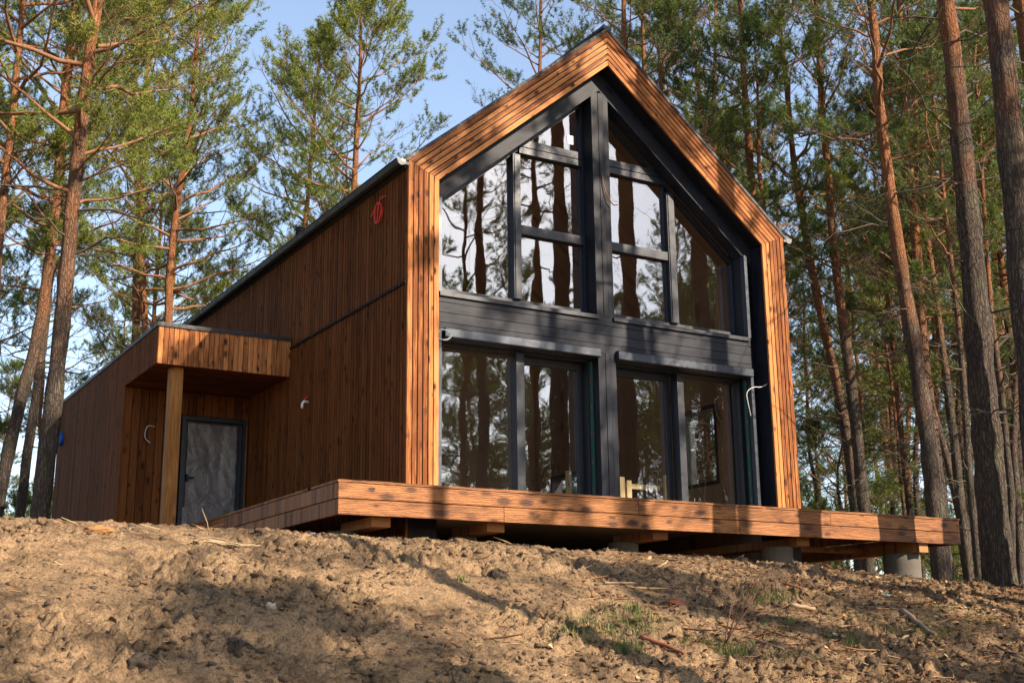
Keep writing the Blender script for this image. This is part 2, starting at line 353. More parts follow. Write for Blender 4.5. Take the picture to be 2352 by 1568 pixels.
def H(x, y):
    z = H0(x, y); w_ = np.clip((18 - np.hypot(x - 1, y + 5)) / 6, .25, 1)
    wx = x + .12 * vnoise(x * 2.3, y * 2.3, 8) + .03 * vnoise(x * 9, y * 9, 18); wy = y + .12 * vnoise(x * 2.3, y * 2.3, 9) + .03 * vnoise(x * 9, y * 9, 19)
    rough = np.clip(.7 + 1.7 * vnoise(x / 1.1, y / 1.1, 6) + .7 * vnoise(x / .4, y / .4, 16), .12, 1.25)
    n = .085 * vnoise(x / 1.7, y / 1.7, 1) + .05 * vnoise(x / .75, y / .75, 2)
    b = .110 * billow(wx, wy, .36, 3) + .078 * billow(wx, wy, .17, 4) + .052 * billow(wx, wy, .085, 5) + .034 * billow(x, y, .045, 7)
    L_ = np.clip(1 - worley(wx / .21, wy / .21, 13) / .5, 0, 1); lumps = L_ * L_ * (3 - 2 * L_) * .045 * np.clip(2.2 * vnoise(x / .7, y / .7, 20), 0, 1)
    return z + w_ * (n + rough * (b - .115) + lumps - .01) * np.clip((-y - .2) / 3.2, .40, 1)
def axis(a, b, step, lo, hi, grow=1.18):
    c = list(np.arange(a, b, step)); s = step; v = c[-1]
    while v < hi: s *= grow; v += s; c.append(v)
    s = step; v = a; pre = []
    while v > lo: s *= grow; v -= s; pre.append(v)
    return np.array(pre[::-1] + c)
ax_ = axis(-6.2, 10.5, .019, -160, 220); ay_ = axis(-7.4, -1.0, .0145, -120, 260)
GX, GY = np.meshgrid(ax_, ay_); GZ = H(GX, GY)
V = np.stack([GX.ravel(), GY.ravel(), GZ.ravel()], 1); nx, ny = len(ax_), len(ay_)
I = (np.arange(ny - 1)[:, None] * nx + np.arange(nx - 1)[None, :]).ravel()
g = raw_obj('ground', V, np.stack([I, I + 1, I + nx + 1, I + nx], 1), M['ground'], smooth=True); tag(g, kind='structure')

def gz(x, y): return float(H(np.array([x], float), np.array([y], float))[0])
# ------------------------------------------------------------------ the timber house
W = 7.0; HE = 4.70; HA = 7.60; BB = .48; ZI = 4.494; ZA = 7.006; SL = .83
FY = .28                                                     # front of the black facade
def zin(x): return ZA - SL * abs(x - 3.5)
def ztop(x): return zin(x) - .32
house = empty('timber_house', (3.5, 6.0, -.7))
tag(house, 'brown timber gabled house with black glazed front on the sandy bank', 'house')
def bld(m, name, mat, parent=None, bevel=0, label=None):
    o = m.build(name, mat, None, bevel)
    p = parent if parent is not None else house
    o.parent = p; o.matrix_parent_inverse = p.matrix_basis.inverted() if p.type == 'EMPTY' else Matrix.Identity(4)
    if label: o['label'] = label
    return o
rng = random.Random(11)
# side wall: upright boards with deep gaps
m = MB(); m.rng = random.Random(1); y = .045; k = 0
while y < 11.9:
    d = rng.choice((0, 0, .003, .005)); wd = .076 if k % 2 else .070
    for z0, z1 in ((-.95, 2.905), (2.935, 4.62)):
        if y > 4.5 and z1 < 3: z0_ = -.95 if y < 6.5 else None
        else: z0_ = z0
        if z0_ is None: continue
        if z0 > 0 or y < 4.4 or y < 6.5:
            m.box((.002 - d, y, z0_), (.026, y + wd, z1), (0, 0, 1))
    y += .0985; k += 1
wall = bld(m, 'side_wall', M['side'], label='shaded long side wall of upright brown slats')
m = MB(); m.box((.03, .05, -.95), (.28, 11.9, 4.50)); bld(m, 'wall_membrane', M['black'])
m = MB(); m.box((-.028, .03, 2.900), (.02, 4.42, 2.940)); 
for i in range(44): m.box((-.040, .06 + i * .0985, 2.906), (-.027, .10 + i * .0985, 2.934))
bld(m, 'drip_trim', M['black'])
# front band, mitred boards
for side in (0, 1):
    m = MB(); m.rng = random.Random(21 + side); n = 6; g_ = .019 / (BB / n)
    mx = (lambda x: x) if side == 0 else (lambda x: W - x)
    for i in range(n):
        f0 = (i + (0 if i == 0 else g_ / 2)) / n; f1 = (i + 1 - g_ / 2 if i < n - 1 else n) / n
        dy = rng.choice((0, .002, .004))
        zt = lambda f: HE + (ZI - HE) * f
        m.prism([(mx(BB * f0), dy, -.03), (mx(BB * f1), dy, -.03), (mx(BB * f1), dy, zt(f1) - .002), (mx(BB * f0), dy, zt(f0) - .002)], (0, .034 - dy, 0), (0, 0, 1))
        za = lambda f: HA + (ZA - HA) * f
        p = [(mx(BB * f0), dy, zt(f0) + .002), (mx(BB * f1), dy, zt(f1) + .002), (mx(3.498), dy, za(f1)), (mx(3.498), dy, za(f0))]
        m.prism(p, (0, .034 - dy, 0), Vector(p[3]) - Vector(p[0]))
    if side == 0: m.box((.001, .002, -.9), (.028, .044, 4.60), (0, 0, 1))
    bld(m, 'gable_band', M['cladding'], label='sunlit left band of mitred orange boards' if side == 0 else 'right band of mitred orange boards with trunk shadows')
# black core behind the band: reveal and soffit
m = MB(); c = .006
for mx in (lambda x: x, lambda x: W - x):
    m.prism([(mx(.03), .037, -.9), (mx(BB - c), .037, -.9), (mx(BB - c), .037, ZI - .01), (mx(.03), .037, HE - .03)], (0, .40, 0))
    m.prism([(mx(.03), .038, HE - .03), (mx(BB - c), .038, ZI - .0), (mx(3.5), .038, ZA + c), (mx(3.5), .038, HA - .02)], (0, .41, 0))
bld(m, 'reveal', M['black_wood'])
# roof
m = MB()
for mx in (lambda x: x, lambda x: W - x):
    m.prism([(mx(-.05), -.012, HE - .038), (mx(3.5), -.012, HA + .004), (mx(3.5), -.012, HA + .062), (mx(-.05), -.012, HE + .020)], (0, 12.0, 0))
m.box((3.42, -.015, HA + .03), (3.58, 11.99, HA + .085))
roof = bld(m, 'roof', M['roof'])
m = MB()
for mx in (lambda x: x, lambda x: W - x):
    m.prism([(mx(.28), .46, 4.45), (mx(.28), .46, HE + .20), (mx(3.5), .46, HA - .03), (mx(3.5), .46, ZA)], (0, 11.4, 0))
bld(m, 'ceiling', M['interior'], roof)
for s in (0, 1):
    mx = (lambda x: x) if s == 0 else (lambda x: W - x)
    m = MB(); prof = [(-.185, 4.690), (-.183, 4.650), (-.165, 4.612), (-.125, 4.595), (-.085, 4.605), (-.062, 4.635), (-.056, 4.690)]
    m.prism([(mx(a), .02, b) for a, b in prof], (0, 11.9, 0))
    for i in range(13): m.prism([(mx(a * 1.0 - (.006 if a < -.3 else -.004)), .45 + i * .9, b - .003) for a, b in prof], (0, .03, 0))
    m.prism([(mx(-.193), .02, 4.686), (mx(-.193), .02, 4.702), (mx(-.178), .02, 4.702), (mx(-.178), .02, 4.686)], (0, 11.9, 0))
    gt = bld(m, 'gutter', M['roof'], roof)
    m = MB(); m.prism([(mx(a * 1.02 + .004), -.012, b + .004) for a, b in prof], (0, .03, 0)); m.box((mx(-.07), -.008, 4.62), (mx(-.004), .0, 4.66))
    bld(m, 'end_cap', M['silver'], gt)
    m = MB(); m.prism([(mx(-.058), .045, 4.655), (mx(-.058), .045, 4.60), (mx(-.001), .045, 4.575), (mx(-.001), .045, 4.655)], (0, 11.85, 0))
    bld(m, 'eaves_board', M['black'], roof)
m = MB(); m.tube([(.8, 6.24, 5.2), (.8, 6.24, 5.74)], .075, 16)
for i in range(6): m.tube([(.8, 6.24, 5.45 + i * .05), (.8, 6.24, 5.475 + i * .05)], .092, 16)
pipe = bld(m, 'vent_pipe', M['black'], roof)
# right and back wall, floor and inner walls
m = MB(); X0, X1 = 6.74, 6.965
for a, b, z0, z1 in ((.45, 1.65, -.95, 4.5), (1.65, 2.6, -.95, .72), (1.65, 2.6, 2.12, 4.5), (2.6, 5.8, -.95, 4.5), (5.8, 7.0, -.95, .1), (5.8, 7.0, 1.5, 4.5), (7.0, 11.9, -.95, 4.5)):
    m.box((X0, a, z0), (X1, b - .001, z1 - .001))
bld(m, 'right_wall', M['interior'])
for a, b, z0, z1 in ((1.65, 2.6, .72, 2.12), (5.8, 7.0, .1, 1.5)):
    m = MB()
    for q in (((X0 - .01, a, z0), (X1 + .01, a + .06, z1)), ((X0 - .01, b - .06, z0), (X1 + .01, b, z1)), ((X0 - .01, a + .06, z0), (X1 + .01, b - .06, z0 + .07)), ((X0 - .01, a + .06, z1 - .07), (X1 + .01, b - .06, z1))): m.box(*q)
    f = bld(m, 'window', M['frame'], label='small side window seen through the front glass'); m = MB(); m.box((X0 + .1, a + .06, z0 + .07), (X0 + .11, b - .06, z1 - .07)); bld(m, 'pane', M['glass'], f)
m = MB(); m.box((.302, 7.6, .1), (6.73, 7.75, 4.5)); bld(m, 'inner_wall', M['interior_dark']); m = MB(); m.box((.03, 11.7, -.9), (6.9, 11.9, 4.5)); m.prism([(.03, 11.7, 4.5), (6.97, 11.7, 4.5), (3.5, 11.7, 7.2)], (0, .2, 0)); bld(m, 'back_wall', M['interior_dark']); m = MB(); m.box((.285, .50, .05), (.30, 7.6, 4.45))
bld(m, 'inner_wall', M['interior_dark'])
m = MB(); m.box((.29, .70, -.12), (6.73, 7.6, .06)); bld(m, 'floor_slab', M['floor'])
# ---- black facade
m = MB(); m.rng = random.Random(5)
for s in (1, -1):                                            # rake boards under the soffit
    mx = lambda x: 3.5 + s * (x - 3.5)
    p = [(mx(.49), FY + .002, zin(.49) - .001), (mx(3.5), FY + .002, zin(3.5) - .001), (mx(3.5), FY + .002, ztop(3.5)), (mx(.49), FY + .002, ztop(.49))]
    m.prism(p, (0, .24, 0), Vector(p[1]) - Vector(p[0]))
for z0, z1 in ((2.355, 2.487), (2.495, 2.633), (2.641, 2.781), (2.789, 2.93)):
    m.box((.60, FY, z0), (6.40, FY + .10, z1))
m.box((.60, FY + .1, 2.30), (6.40, .7, 2.928))
bld(m, 'spandrel_planks', M['black_wood'], label='black stained planks across the middle of the glazed front')
m = MB(); m.rng = random.Random(6)
for x0, x1, d in ((3.34, 3.462, 0), (3.47, 3.556, -.006), (3.564, 3.66, .0)):
    m.box((x0, FY + d, 2.932), (x1, .72, ztop(3.5) - .05), (0, 0, 1)); m.box((x0, FY + d, -.02), (x1, .72, 2.353), (0, 0, 1))
bld(m, 'centre_post', M['black_wood'])
for s in (1, -1):
    mx = lambda x: 3.5 + s * (x - 3.5)
    m = MB(); m.box((mx(.49), .36, -.05), (mx(.60), .44, 4.7)); m.box((mx(.60), .36, -.05), (mx(.66), .72, 4.45)); bld(m, 'side_jamb', M['black_wood'])
for s in (1, -1):
    mx = lambda x: 3.5 + s * (x - 3.5)
    m = MB(); m.box((mx(.603), FY - .02, 2.935), (mx(.664), .358, ztop(.664) + .02)); m.box((mx(.604), FY - .018, -.02), (mx(.663), .357, 2.352)); bld(m, 'corner_profile', M['shutter'])
# upper windows
def bars(m, lst, y0=.545, y1=.66):
    for a, b in lst: m.box((a[0], y0, a[1]), (b[0], y1, b[1]))
GYP = .60
for s in (1, -1):
    m = MB(); mx = (lambda x: x) if s == 1 else (lambda x: x)
    if s == 1:
        xa, xb, ml, mr = .66, 3.34, 2.01, 2.14; oa, ob = .66, 3.34
        col = (2.14, 3.34)
    else:
        xa, xb, ml, mr = 3.66, 6.34, 4.95, 5.10
        col = (3.66, 4.95)
    # perimeter
    def slp(x0, x1, off0, off1, y0=.55, y1=.655):
        m.prism([(x0, y0, ztop(x0) - off0), (x1, y0, ztop(x1) - off0), (x1, y0, ztop(x1) - off1), (x0, y0, ztop(x0) - off1)], (0, y1 - y0, 0))
    bars(m, [((xa, 2.93), (xb, 3.075)), ((xa, 3.076), (xa + .06, ztop(xa) - .065)), ((xb - .045, 3.076), (xb, ztop(xb) - .065))])
    slp(xa, xb, .0, .075)
    m.box((ml, .50, 3.076), (mr, .67, min(ztop(ml), ztop(mr)) - .06)) 
    m.box((ml + .02, .485, 3.076), (mr - .02, .50, min(ztop(ml), ztop(mr)) - .08))
    ca, cb = (mr, xb - .046) if s == 1 else (xa + .046, ml)
    for z0, z1 in ((4.12, 4.26), (5.43, 5.53), (5.545, 5.66)):
        bars(m, [((ca, z0), (cb, z1))], .52, .665)
    bars(m, [((ca + .0, 3.076), (ca + .03, 5.43)), ((cb - .03, 3.076), (cb, 5.43))], .57, .64)
    fr = bld(m, 'window', M['frame'], label='upper left glazing following the roof slope' if s == 1 else 'upper right glazing following the roof slope')
    def pane(pts):
        q = MB(); q.prism([(x, GYP, z) for x, z in pts], (0, .012, 0)); bld(q, 'pane', M['glass'], fr)
    if s == 1: pane([(.70, 3.06), (2.03, 3.06), (2.03, ztop(2.03) - .06), (.70, ztop(.70) - .06)])
    else: pane([(5.08, 3.06), (6.29, 3.06), (6.29, ztop(6.29) - .06), (5.08, ztop(5.08) - .06)])
    pane([(ca, 3.06), (cb, 3.06), (cb, 4.13), (ca, 4.13)]); pane([(ca, 4.25), (cb, 4.25), (cb, 5.44), (ca, 5.44)])
    xt = 3.5 - s * 1.27
    if s == 1: pane([(2.27, 5.65), (cb, 5.65), (cb, ztop(cb) - .06), (2.27, 5.66)])
    else: pane([(ca, 5.65), (4.73, 5.65), (4.73, 5.66), (ca, ztop(ca) - .06)])
    q = MB(); q.box((xa - .03, FY - .035, 2.905), (xb + .02, .55, 2.932)); q.box((xa - .03, FY - .037, 2.872), (xb + .02, FY - .012, 2.915))
    bld(q, 'sill', M['frame'], fr)
# sliding doors and shutter boxes
for s in (1, -1):
    m = MB(); xa, xb = (.66, 3.34) if s == 1 else (3.66, 6.34)
    bars(m, [((xa, -.02), (xb, .10)), ((xa, 2.235), (xb, 2.30)), ((xa, .10), (xa + .055, 2.235)), ((xb - .055, .10), (xb, 2.235))], .50, .74)
    if s == 1:
        bars(m, [((2.00, .10), (2.135, 2.234))], .46, .64); sx0, sx1 = 2.136, 3.284; fx0, fx1 = .72, 2.01
    else:
        bars(m, [((4.97, .10), (5.095, 2.234))], .46, .64); sx0, sx1 = 3.716, 4.969; fx0, fx1 = 5.09, 6.28
    bars(m, [((sx0, .101), (sx1, .16)), ((sx0, 2.13), (sx1, 2.234)), ((sx0, .16), (sx0 + .04, 2.13)), ((sx1 - .09, .16), (sx1, 2.13))], .66, .73)
    fr = bld(m, 'sliding_door', M['frame'], label='left sliding glass door' if s == 1 else 'right sliding glass door')
    for a, b, y_, t_ in ((fx0, fx1, .60, 2.24), (sx0 + .03, sx1 - .08, .70, 2.14)):
        q = MB(); q.box((a, y_, .09), (b, y_ + .012, t_)); bld(q, 'pane', M['glass'], fr)
    q = MB(); q.box((xb - .034, .44 if s == 1 else .375, .0), (xb - .002, .49 if s == 1 else .42, 2.24)); bld(q, 'foam_strip', M['green'], fr)
    for i in range(5): q = MB(); q.box((xb - .037, .435 if s == 1 else .37, .25 + i * .42), (xb - .0345, .47 if s == 1 else .40, .31 + i * .42)); bld(q, 'packer', M['post'], fr)
    m = MB(); x0, x1 = (.69, 3.335) if s == 1 else (3.665, 6.345)
    m.prism([(x0, .205, 2.262), (x0, .197, 2.275), (x0, .197, 2.385), (x0, .212, 2.402), (x0, FY - .001, 2.402), (x0, FY - .001, 2.262)], (x1 - x0, 0, 0), (1, 0, 0))
    m.box((x0 + .01, FY, 2.264), (x1 - .01, .48, 2.352))
    bld(m, 'shutter_box', M['shutter'])
# ---- porch block
m = MB(); m.rng = random.Random(31); x = -2.20; k = 0
while x < -.02:
    m.box((x, 4.408 + rng.choice((0, .003)), 2.434), (min(x + .073, -.004), 4.435, 3.06), (0, 0, 1)); x += .0815
pf = bld(m, 'porch_fascia', M['cladding'], label='orange boards over the porch, half in shadow')
m = MB(); m.rng = random.Random(32); y = 4.412
while y < 11.80:
    z0 = 2.434 if y < 6.37 else -.95
    m.box((-2.216 - rng.choice((0, .002)), y, z0), (-2.195, min(y + .052, 11.815), 3.06), (0, 0, 1)); y += .0655
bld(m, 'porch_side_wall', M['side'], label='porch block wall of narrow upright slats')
m = MB(); m.rng = random.Random(33); x = -2.19
while x < -.02:
    x1 = min(x + .125, -.004)
    if x1 < -1.17: m.box((x, 6.40, -.95), (x1, 6.42, 2.425), (0, 0, 1))
    elif x < -1.17 or x < -.07: m.box((x, 6.40, 2.03), (x1, 6.42, 2.425), (0, 0, 1))
    x += .137
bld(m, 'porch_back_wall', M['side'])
m = MB(); m.rng = random.Random(34); y = 4.45
while y < 6.36: m.box((-2.19, y, 2.434), (-.004, min(y + .118, 6.395), 2.452), (1, 0, 0)); y += .124
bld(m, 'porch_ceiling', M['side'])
m = MB(); m.box((-2.19, 4.44, 2.456), (-.004, 11.79, 3.05)); m.box((-2.19, 6.43, -.95), (-1.22, 11.79, 2.455)); m.box((-1.22, 7.0, -.95), (-.004, 11.79, 2.455)); m.box((-1.22, 6.43, 2.06), (-.004, 7.0, 2.455)); m.box((-.03, 6.43, -.95), (-.004, 7.0, 2.06))
bld(m, 'porch_core', M['black'])
m = MB(); m.box((-2.235, 4.385, 3.061), (-.003, 11.84, 3.098)); m.box((-2.235, 4.385, 3.035), (-2.222, 11.84, 3.06)); m.box((-2.22, 4.385, 3.035), (-.003, 4.400, 3.06))
m.box((-2.10, 4.6, 3.1), (-.1, 11.6, 3.115)); bld(m, 'porch_roof', M['roof'])
m = MB(); m.rng = random.Random(36); m.box((-1.935, 4.56, -.95), (-1.735, 4.76, 2.433), (0, 0, 1)); bld(m, 'porch_post', M['post'], bevel=.008, label='square orange wooden post carrying the porch')
m = MB(); m.box((-1.19, 6.39, -.4), (-1.13, 6.52, 2.02)); m.box((-1.13, 6.39, 1.95), (-.10, 6.52, 2.02)); m.box((-.10, 6.375, -.4), (-.05, 6.52, 2.02)); m.box((-1.13, 6.47, -.4), (-.10, 6.50, 1.95))
door = bld(m, 'door', M['frame'], label='dark doorway in the porch covered with plastic sheeting')
m = MB(); m.box((-.052, 6.37, -.4), (-.032, 6.395, 2.03)); bld(m, 'architrave', M['post'], door)
def cloth(x0, x1, z0, z1, y0, amp, seed, name):
    nxx, nzz = 40, 60; xs = np.linspace(0, 1, nxx); zs = np.linspace(0, 1, nzz); U, V_ = np.meshgrid(xs, zs)
    X = x0 + (x1 - x0) * U + .018 * vnoise(V_ * 9, U * 0 + seed, 3) * (np.abs(U - .5) * 2) ** 3; Z = z0 + (z1 - z0) * V_
    Y = y0 + amp * (vnoise(U * 3 + V_ * 1.5, V_ * 2.2, seed) + .4 * vnoise(U * 9 + V_ * 4, V_ * 5, seed + 1)) 
    I = (np.arange(nzz - 1)[:, None] * nxx + np.arange(nxx - 1)[None, :]).ravel()
    Vv = np.stack([X.ravel(), Y.ravel(), Z.ravel()], 1); n = len(Vv); Vv = np.concatenate([Vv, Vv + np.array([0, .004, 0])])
    F = np.stack([I, I + 1, I + nxx + 1, I + nxx], 1)
    o = raw_obj(name, Vv, np.concatenate([F, F[:, ::-1] + n]), M['sheeting'], smooth=True); o.parent = door; return o
m = MB(); m.box((-1.07, 6.36, .93), (-.95, 6.38, .955)); m.box((-1.075, 6.355, .88), (-1.05, 6.47, 1.0)); bld(m, 'handle', M['black'], door)
cloth(-1.075, -.20, .42, 1.90, 6.43, .035, 3, 'sheeting'); cloth(-1.115, -.18, -.35, .44, 6.405, .02, 8, 'sheeting')
# ---- small things fixed to the house
def wire(name, pts, r, mat, label, cat, parent=None):
    P = [Vector(p) for p in pts]; out = []
    for i in range(len(P) - 1):
        p0, p1, p2, p3 = P[max(i - 1, 0)], P[i], P[i + 1], P[min(i + 2, len(P) - 1)]
        for k in range(6):
            t = k / 6; out.append(.5 * ((2 * p1) + (-p0 + p2) * t + (2 * p0 - 5 * p1 + 4 * p2 - p3) * t * t + (-p0 + 3 * p1 - 3 * p2 + p3) * t ** 3))
    out.append(P[-1]); m = MB(); m.tube(out, r, 6); o = m.build(name, M[mat])
    if label: tag(o, label, cat)
    return o
pts = [(-.005, .72, 4.40), (-.05, .86, 4.36)]
for k in range(26):
    a = -1.2 + k * .62; pts.append((-.05 - .012 * math.sin(k), .90 + .115 * math.cos(a), 4.185 + .15 * math.sin(a)))
pts += [(-.05, .98, 4.30), (-.05, 1.08, 4.24), (-.04, 1.16, 4.215)]
wire('cable_coil', pts, .011, 'red', 'red cable rolled into a coil hanging high on the slatted wall', 'cable')
m = MB(); m.tube([(0, 3.57, 1.86), (-.07, 3.57, 1.865), (-.10, 3.57, 1.83), (-.10, 3.57, 1.75)], .022, 10); tap = m.build('garden_tap', M['white']); tag(tap, 'white garden tap with red handle on the slatted side wall', 'tap')
m = MB(); m.tube([(-.06, 3.60, 1.905), (-.06, 3.49, 1.925)], .012, 8); m.tube([(-.06, 3.57, 1.87), (-.06, 3.57, 1.92)], .010, 8); m.build('handle', M['red'], tap)
m = MB(); m.tube([(-2.218, 11.29, 2.26), (-2.30, 11.29, 2.26)], .14, 24); bx = m.build('electrical_box', M['blue'], bevel=.01); tag(bx, 'round blue electrical box near the far corner of the porch block', 'electrical box')
m = MB(); m.tube([(-2.3005, 11.29, 2.26), (-2.312, 11.29, 2.26)], .115, 24); m.build('cover', M['white'], bx)
m = MB(); m.box((-2.36, 11.83, 2.44), (-2.24, 11.95, 2.60)); m.tube([(-2.30, 11.9, 2.5), (-2.30, 11.9, 2.9)], .04, 10); bld(m, 'rain_outlet', M['black'])
wire('cable', [(-1.66, 6.39, 1.78), (-1.78, 6.36, 1.78), (-1.83, 6.35, 1.68), (-1.82, 6.35, 1.56), (-1.73, 6.36, 1.49)], .0055, 'white', 'short white cable end poking out of the porch back wall', 'cable')
wire('cable', [(.50, .20, 2.30), (.60, .12, 2.34), (.72, .12, 2.30), (.70, .14, 2.22), (.58, .15, 2.20), (.52, .14, 2.27), (.62, .11, 2.33), (.74, .11, 2.27), (.66, .13, 2.19), (.50, .16, 2.23)], .005, 'white', 'white cable loops beside the left shutter box', 'cable')
wire('cable', [(6.27, .24, 1.62), (6.20, .20, 1.78), (6.18, .20, 1.98), (6.30, .18, 2.08), (6.46, .14, 2.10), (6.58, .06, 2.19)], .006, 'white', 'white cable sticking out beside the right shutter box', 'cable')
wire('cord', [(3.50, .272, 5.27), (3.50, .25, 5.16), (3.53, .24, 5.0), (3.58, .22, 4.86), (3.66, .22, 4.76), (3.74, .20, 4.76)], .009, 'brown', 'thin brown cord hanging on the black centre post', 'cord')
m = MB(); m.box((3.08, .592, 5.80), (3.20, .597, 5.95)); st = m.build('sticker', M['white']); tag(st, 'small square paper label stuck on the top left pane', 'sticker')
# timber inside
def stud(x, y, z1, lean, label, z0=.06):
    m = MB(); m.rng = random.Random(int(x * 100)); m.prism([(x, y, z0), (x + .09, y, z0), (x + .09 + lean, y, z1), (x + lean, y, z1)], (0, .045, 0), (0, 0, 1)); o = m.build('timber_stud', M['pale']); tag(o, label, 'timber', 'pale timbers standing inside the house'); return o
stud(4.33, 1.2, .64, 0, 'pale timber upright indoors, first from the centre post'); stud(4.50, 1.25, .60, 0, 'pale timber upright indoors, second from the centre post')
stud(5.22, 1.2, .72, 0, 'pale timber upright indoors, just left of the right door mullion'); stud(3.36, 1.25, .68, 0, 'pale timber upright indoors behind the left sliding door')
m = MB(); m.prism([(4.62, 1.4, .06), (4.70, 1.4, .06), (4.46, 1.4, .58), (4.38, 1.4, .58)], (0, .05, 0), (0, 0, 1)); m.box((4.30, 1.45, .50), (5.3, 1.50, .58)); m.box((4.30, 1.45, .06), (4.38, 1.9, .50)); tag(m.build('sawhorse', M['pale']), 'pale timber trestle indoors behind the right sliding door', 'trestle')

# ------------------------------------------------------------------ terrace
deck = empty('terrace', (4.1, 0, -.5)); tag(deck, 'raised orange wooden terrace on round concrete piers along the house front', 'terrace')
def dk(m, name, mat, label=None, bevel=0): return bld(m, name, mat, deck, bevel, label)
AX, BX, DY = -1.35, 9.56, -.93
m = MB(); m.rng = random.Random(41)
y = DY - .012; i = 0
while y < -.06:
    m.box((AX - .012, y, -.030), (BX + .012, y + .135, -.002), (1, 0, 0)); y += .14
y = -.055
while y < 6.3: m.box((AX - .012, y, -.030), (-.045, y + .135, -.002), (1, 0, 0)); y += .14
y = -.055
while y < 3.9: m.box((7.05, y, -.030), (BX + .012, y + .135, -.002), (1, 0, 0)); y += .14
dk(m, 'decking', M['fascia'])
for k, (z0, z1) in enumerate(((-.222, -.034), (-.42, -.232))):
    m = MB(); m.rng = random.Random(50 + k); cuts = (AX, 3.1, 6.7, BX) if k == 0 else (AX, .95, 4.9, BX)
    for a, b in zip(cuts[:-1], cuts[1:]): m.box((a + (.002 if a != AX else 0), DY, z0), (b - (.002 if b != BX else 0), DY + .032, z1), (1, 0, 0))
    dk(m, 'fascia_board', M['fascia'], bevel=.004)
    m = MB(); m.rng = random.Random(54 + k); m.box((AX, DY + .034, z0), (AX + .032, 2.6, z1), (0, 1, 0)); m.box((AX, 2.604, z0), (AX + .032, 6.38, z1), (0, 1, 0)); dk(m, 'fascia_board', M['fascia'], bevel=.004)
    m = MB(); m.rng = random.Random(57 + k); m.box((BX - .032, DY + .034, z0), (BX, 4.0, z1), (0, 1, 0)); dk(m, 'fascia_board', M['fascia'], bevel=.004)
for k, x in enumerate((-.66, .98, 3.66, 6.36)):
    m = MB(); m.rng = random.Random(60 + k); m.box((x - .13, -.66, -.52), (x + .13, 3.9 if x > 6 else .3, -.40), (0, 1, 0)); dk(m, 'beam', M['beam'])
m = MB(); m.rng = random.Random(66); m.box((8.66, -.86, -.56), (8.86, 3.7, -.40), (0, 1, 0)); dk(m, 'beam', M['beam'])
m = MB(); m.rng = random.Random(67); m.box((6.5, .35, -.50), (9.4, .45, -.42), (1, 0, 0)); dk(m, 'beam', M['beam'])
x = AX + .3
while x < BX: m = MB(); m.rng = random.Random(int(68 + x * 9)); m.box((x, DY + .06, -.22), (x + .045, -.05, -.05), (0, 1, 0)); dk(m, 'joist', M['beam']); x += .55
for x, y, r in ((-.84, .15, .20), (.95, .2, .20), (3.52, .05, .22), (6.16, -.30, .235), (8.72, -.42, .295), (8.75, 3.2, .28)):
    m = MB(); n = 9; zt = -.525 if x < 8 else -.565
    m.tube([(x, y, -1.6 + (zt + 1.6) * i / n) for i in range(n + 1)], [r * (1 + .012 * math.sin(i * 2.3 + x)) for i in range(n + 1)], 28)
    dk(m, 'pier', M['concrete'], bevel=.006)
# things lying under the terrace
def log(name, a, b, r, mat, label, cat):
    m = MB(); a, b = Vector(a), Vector(b); n = 8; rg = random.Random(int(a.x * 77))
    m.tube([a.lerp(b, i / n) + Vector((0, 0, rg.uniform(-.01, .01))) for i in range(n + 1)], [r * rg.uniform(.93, 1.05) for _ in range(n + 1)], 14); o = m.build(name, mat); tag(o, label, cat); return o
def gl(x, y, dz=0): return (x, y, gz(x, y) + dz)
log('log', gl(7.9, 1.2, .10), gl(8.75, .55, .11), .13, M['bark'], 'bark covered log lying under the terrace near the second pier', 'log')
log('log', gl(8.15, .2, .12), gl(8.5, 1.4, .22), .15, M['bag'], 'dark log leaning under the right end of the terrace', 'log')
def crumple(x, y, sx, sy, sz, seed, label):
    U, V_ = np.meshgrid(np.linspace(-1, 1, 36), np.linspace(-1, 1, 36)); rr = np.clip(1 - (U ** 2 + V_ ** 2) ** .8, 0, 1)
    Z = sz * rr ** .6 * (.75 + .7 * vnoise(U * 2.2, V_ * 2.2, seed)) + .25 * sz * vnoise(U * 6, V_ * 6, seed + 1) * rr; X = x + U * sx; Y = y + V_ * sy
    Z = H(X, Y) - .03 + Z; n = 36; I = (np.arange(n - 1)[:, None] * n + np.arange(n - 1)[None, :]).ravel()
    o = raw_obj('membrane_sheet', np.stack([X.ravel(), Y.ravel(), Z.ravel()], 1), np.stack([I, I + 1, I + n + 1, I + n], 1), M['bag']); tag(o, label, 'membrane')
crumple(.30, -.25, .38, .3, .20, 3, 'crumpled black membrane under the terrace near its left end')
crumple(8.25, -.55, .5, .22, .14, 6, 'folded black membrane beside the large right pier')
crumple(4.6, -.1, .25, .2, .1, 9, 'small crumpled black membrane under the middle of the terrace')

